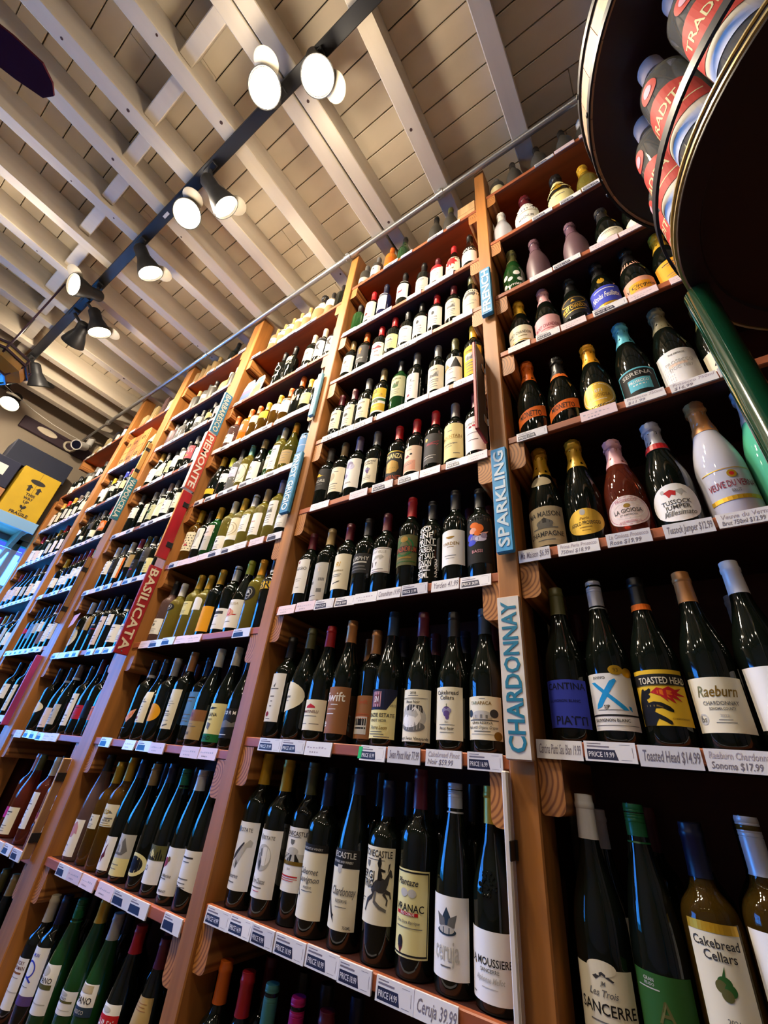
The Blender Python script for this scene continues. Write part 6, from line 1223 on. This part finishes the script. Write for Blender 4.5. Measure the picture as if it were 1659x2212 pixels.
for zz, hh in ((z1 + .004, .010), (z2 - .004, .010)):
    g = G(); g.lathe([(R1 + .0005, zz - hh), (R1 + .004, zz - hh), (R1 + .004, zz + hh), (R1 + .0005, zz + hh)], blk, 96, None, False)
    for i in range(12):
        a = 2 * PI * i / 12 + .2; g.lathe([(.005, 0), (.004, .003), (.001, .004)], blk, 10, Matrix.Translation(((R1 + .003) * math.sin(a), -(R1 + .003) * math.cos(a), zz)) @ Matrix.Rotation(a, 4, 'Z') @ Matrix.Rotation(PI / 2, 4, 'X'))
    g.build('iron_hoop', t, True)
for k in range(3):
    a = math.atan2(.133, -.3465) + k * 2 * PI / 3; px, py = (R0 - .006) * math.cos(a), (R0 - .006) * math.sin(a)
    g = G(); g.lathe([(.017, 0), (.017, z0 - .010), (.014, z0 - .006)], grn, 28, Matrix.Translation((px, py, 0))); g.build('post', t, True)
    if k: g = G(); g.lathe([(.008, z0), (.008, z1 + .012)], blk, 14, Matrix.Translation((px * .97, py * .97, 0))); g.build('rod', t, True)
gj = mat('clear_spirit_glass', hexc('b8b4a4'), .04, trans=.80, ior=1.40)
redl = mat('red_spirit_label', hexc('c83c2c'), .65, spec=.2); whl = mat('paper_wh'); capw = mat('white_screw_cap', hexc('b8a8a2'), .6, spec=.2)
PROF['sp'] = [(.82, 0), (.96, .004), (1, .02), (1, .66), (.98, .70), (.90, .735), (.74, .765), (.56, .785), (.46, .80), (.44, .82), (.44, .97), (.42, 1)]; RAD['sp'] = .0358
HB = .55 * ZL; base_a = math.atan2(-.136, -.344); 
for k, lab in ((-3, 'sixth'), (-2, 'fifth'), (-1, 'second'), (0, 'first'), (1, 'third'), (2, 'fourth'), (3, 'seventh')):
    a = base_a - .0 + (-k) * math.radians(20.5); rr = R0 - .043
    W = {-3: 'clear glass spirit bottle farthest along the lower tray toward the photographer', -2: 'clear glass spirit bottle third from the front on the tray', -1: 'clear glass spirit bottle with whole red-lettered label, topmost in the picture', 0: 'clear glass spirit bottle with white cap below the topmost one', 1: 'clear glass spirit bottle half hidden under the second one', 2: 'clear glass spirit bottle by the green post', 3: 'clear glass spirit bottle behind the green post'}[k]
    b = thing('spirit_bottle', W, 'bottle', (cx + rr * math.cos(a), cy + rr * math.sin(a), z0 + .013), (0, 0, a + PI / 2 + .25), 'clear bottles on the round stand')
    g = G(); R = RAD['sp']; g.lathe([(r * R, z * HB) for r, z in PROF['sp']], gj, 32); g.lathe([(r * R - .0025, .006 + z * (HB - .012)) for r, z in PROF['sp'] if r * R > .01][::-1], gj, 32); g.build('glass_body', b, True)
    g = G(); g.lathe([(.0175, .86 * HB), (.0180, .862 * HB), (.0180, .985 * HB), (.0165, 1.003 * HB), (.004, 1.004 * HB)], capw, 24); g.build('cap', b, True)
    g = G(); to_surface(g, strips([(-1, 0), (1, 0), (1, .6)] + [(math.cos(PI * i / 12), .6 + .4 * math.sin(PI * i / 12)) for i in range(1, 12)] + [(-1, .6)], .12), 1.25, 'sp', HB, .10, .50, .0008, whl); lb = g.build('label', b)
    g = G(); to_surface(g, strips([(-1, .28), (1, .28), (1, .62)] + [(math.cos(PI * i / 12), .62 + .4 * math.sin(PI * i / 12)) for i in range(1, 12)] + [(-1, .62)], .12), 1.25, 'sp', HB, .10, .50, .0014, redl)
    paint_ops(g, 'T 0 .70 .17 lc 1.5 0 TRADITA;R -.9 .44 .9 .46 lc', 1.25, 'sp', HB, .10, .50, .0016); g.build('red_band', lb)
    g = G(); to_surface(g, strips(ell(0, .5, 1, .5, 24), .2), .42, 'sp', HB, .56, .68, .0008, redl); paint_ops(g, 'E 0 .5 .5 .25 pk', .42, 'sp', HB, .56, .68, .0014); g.build('shoulder_label', b)
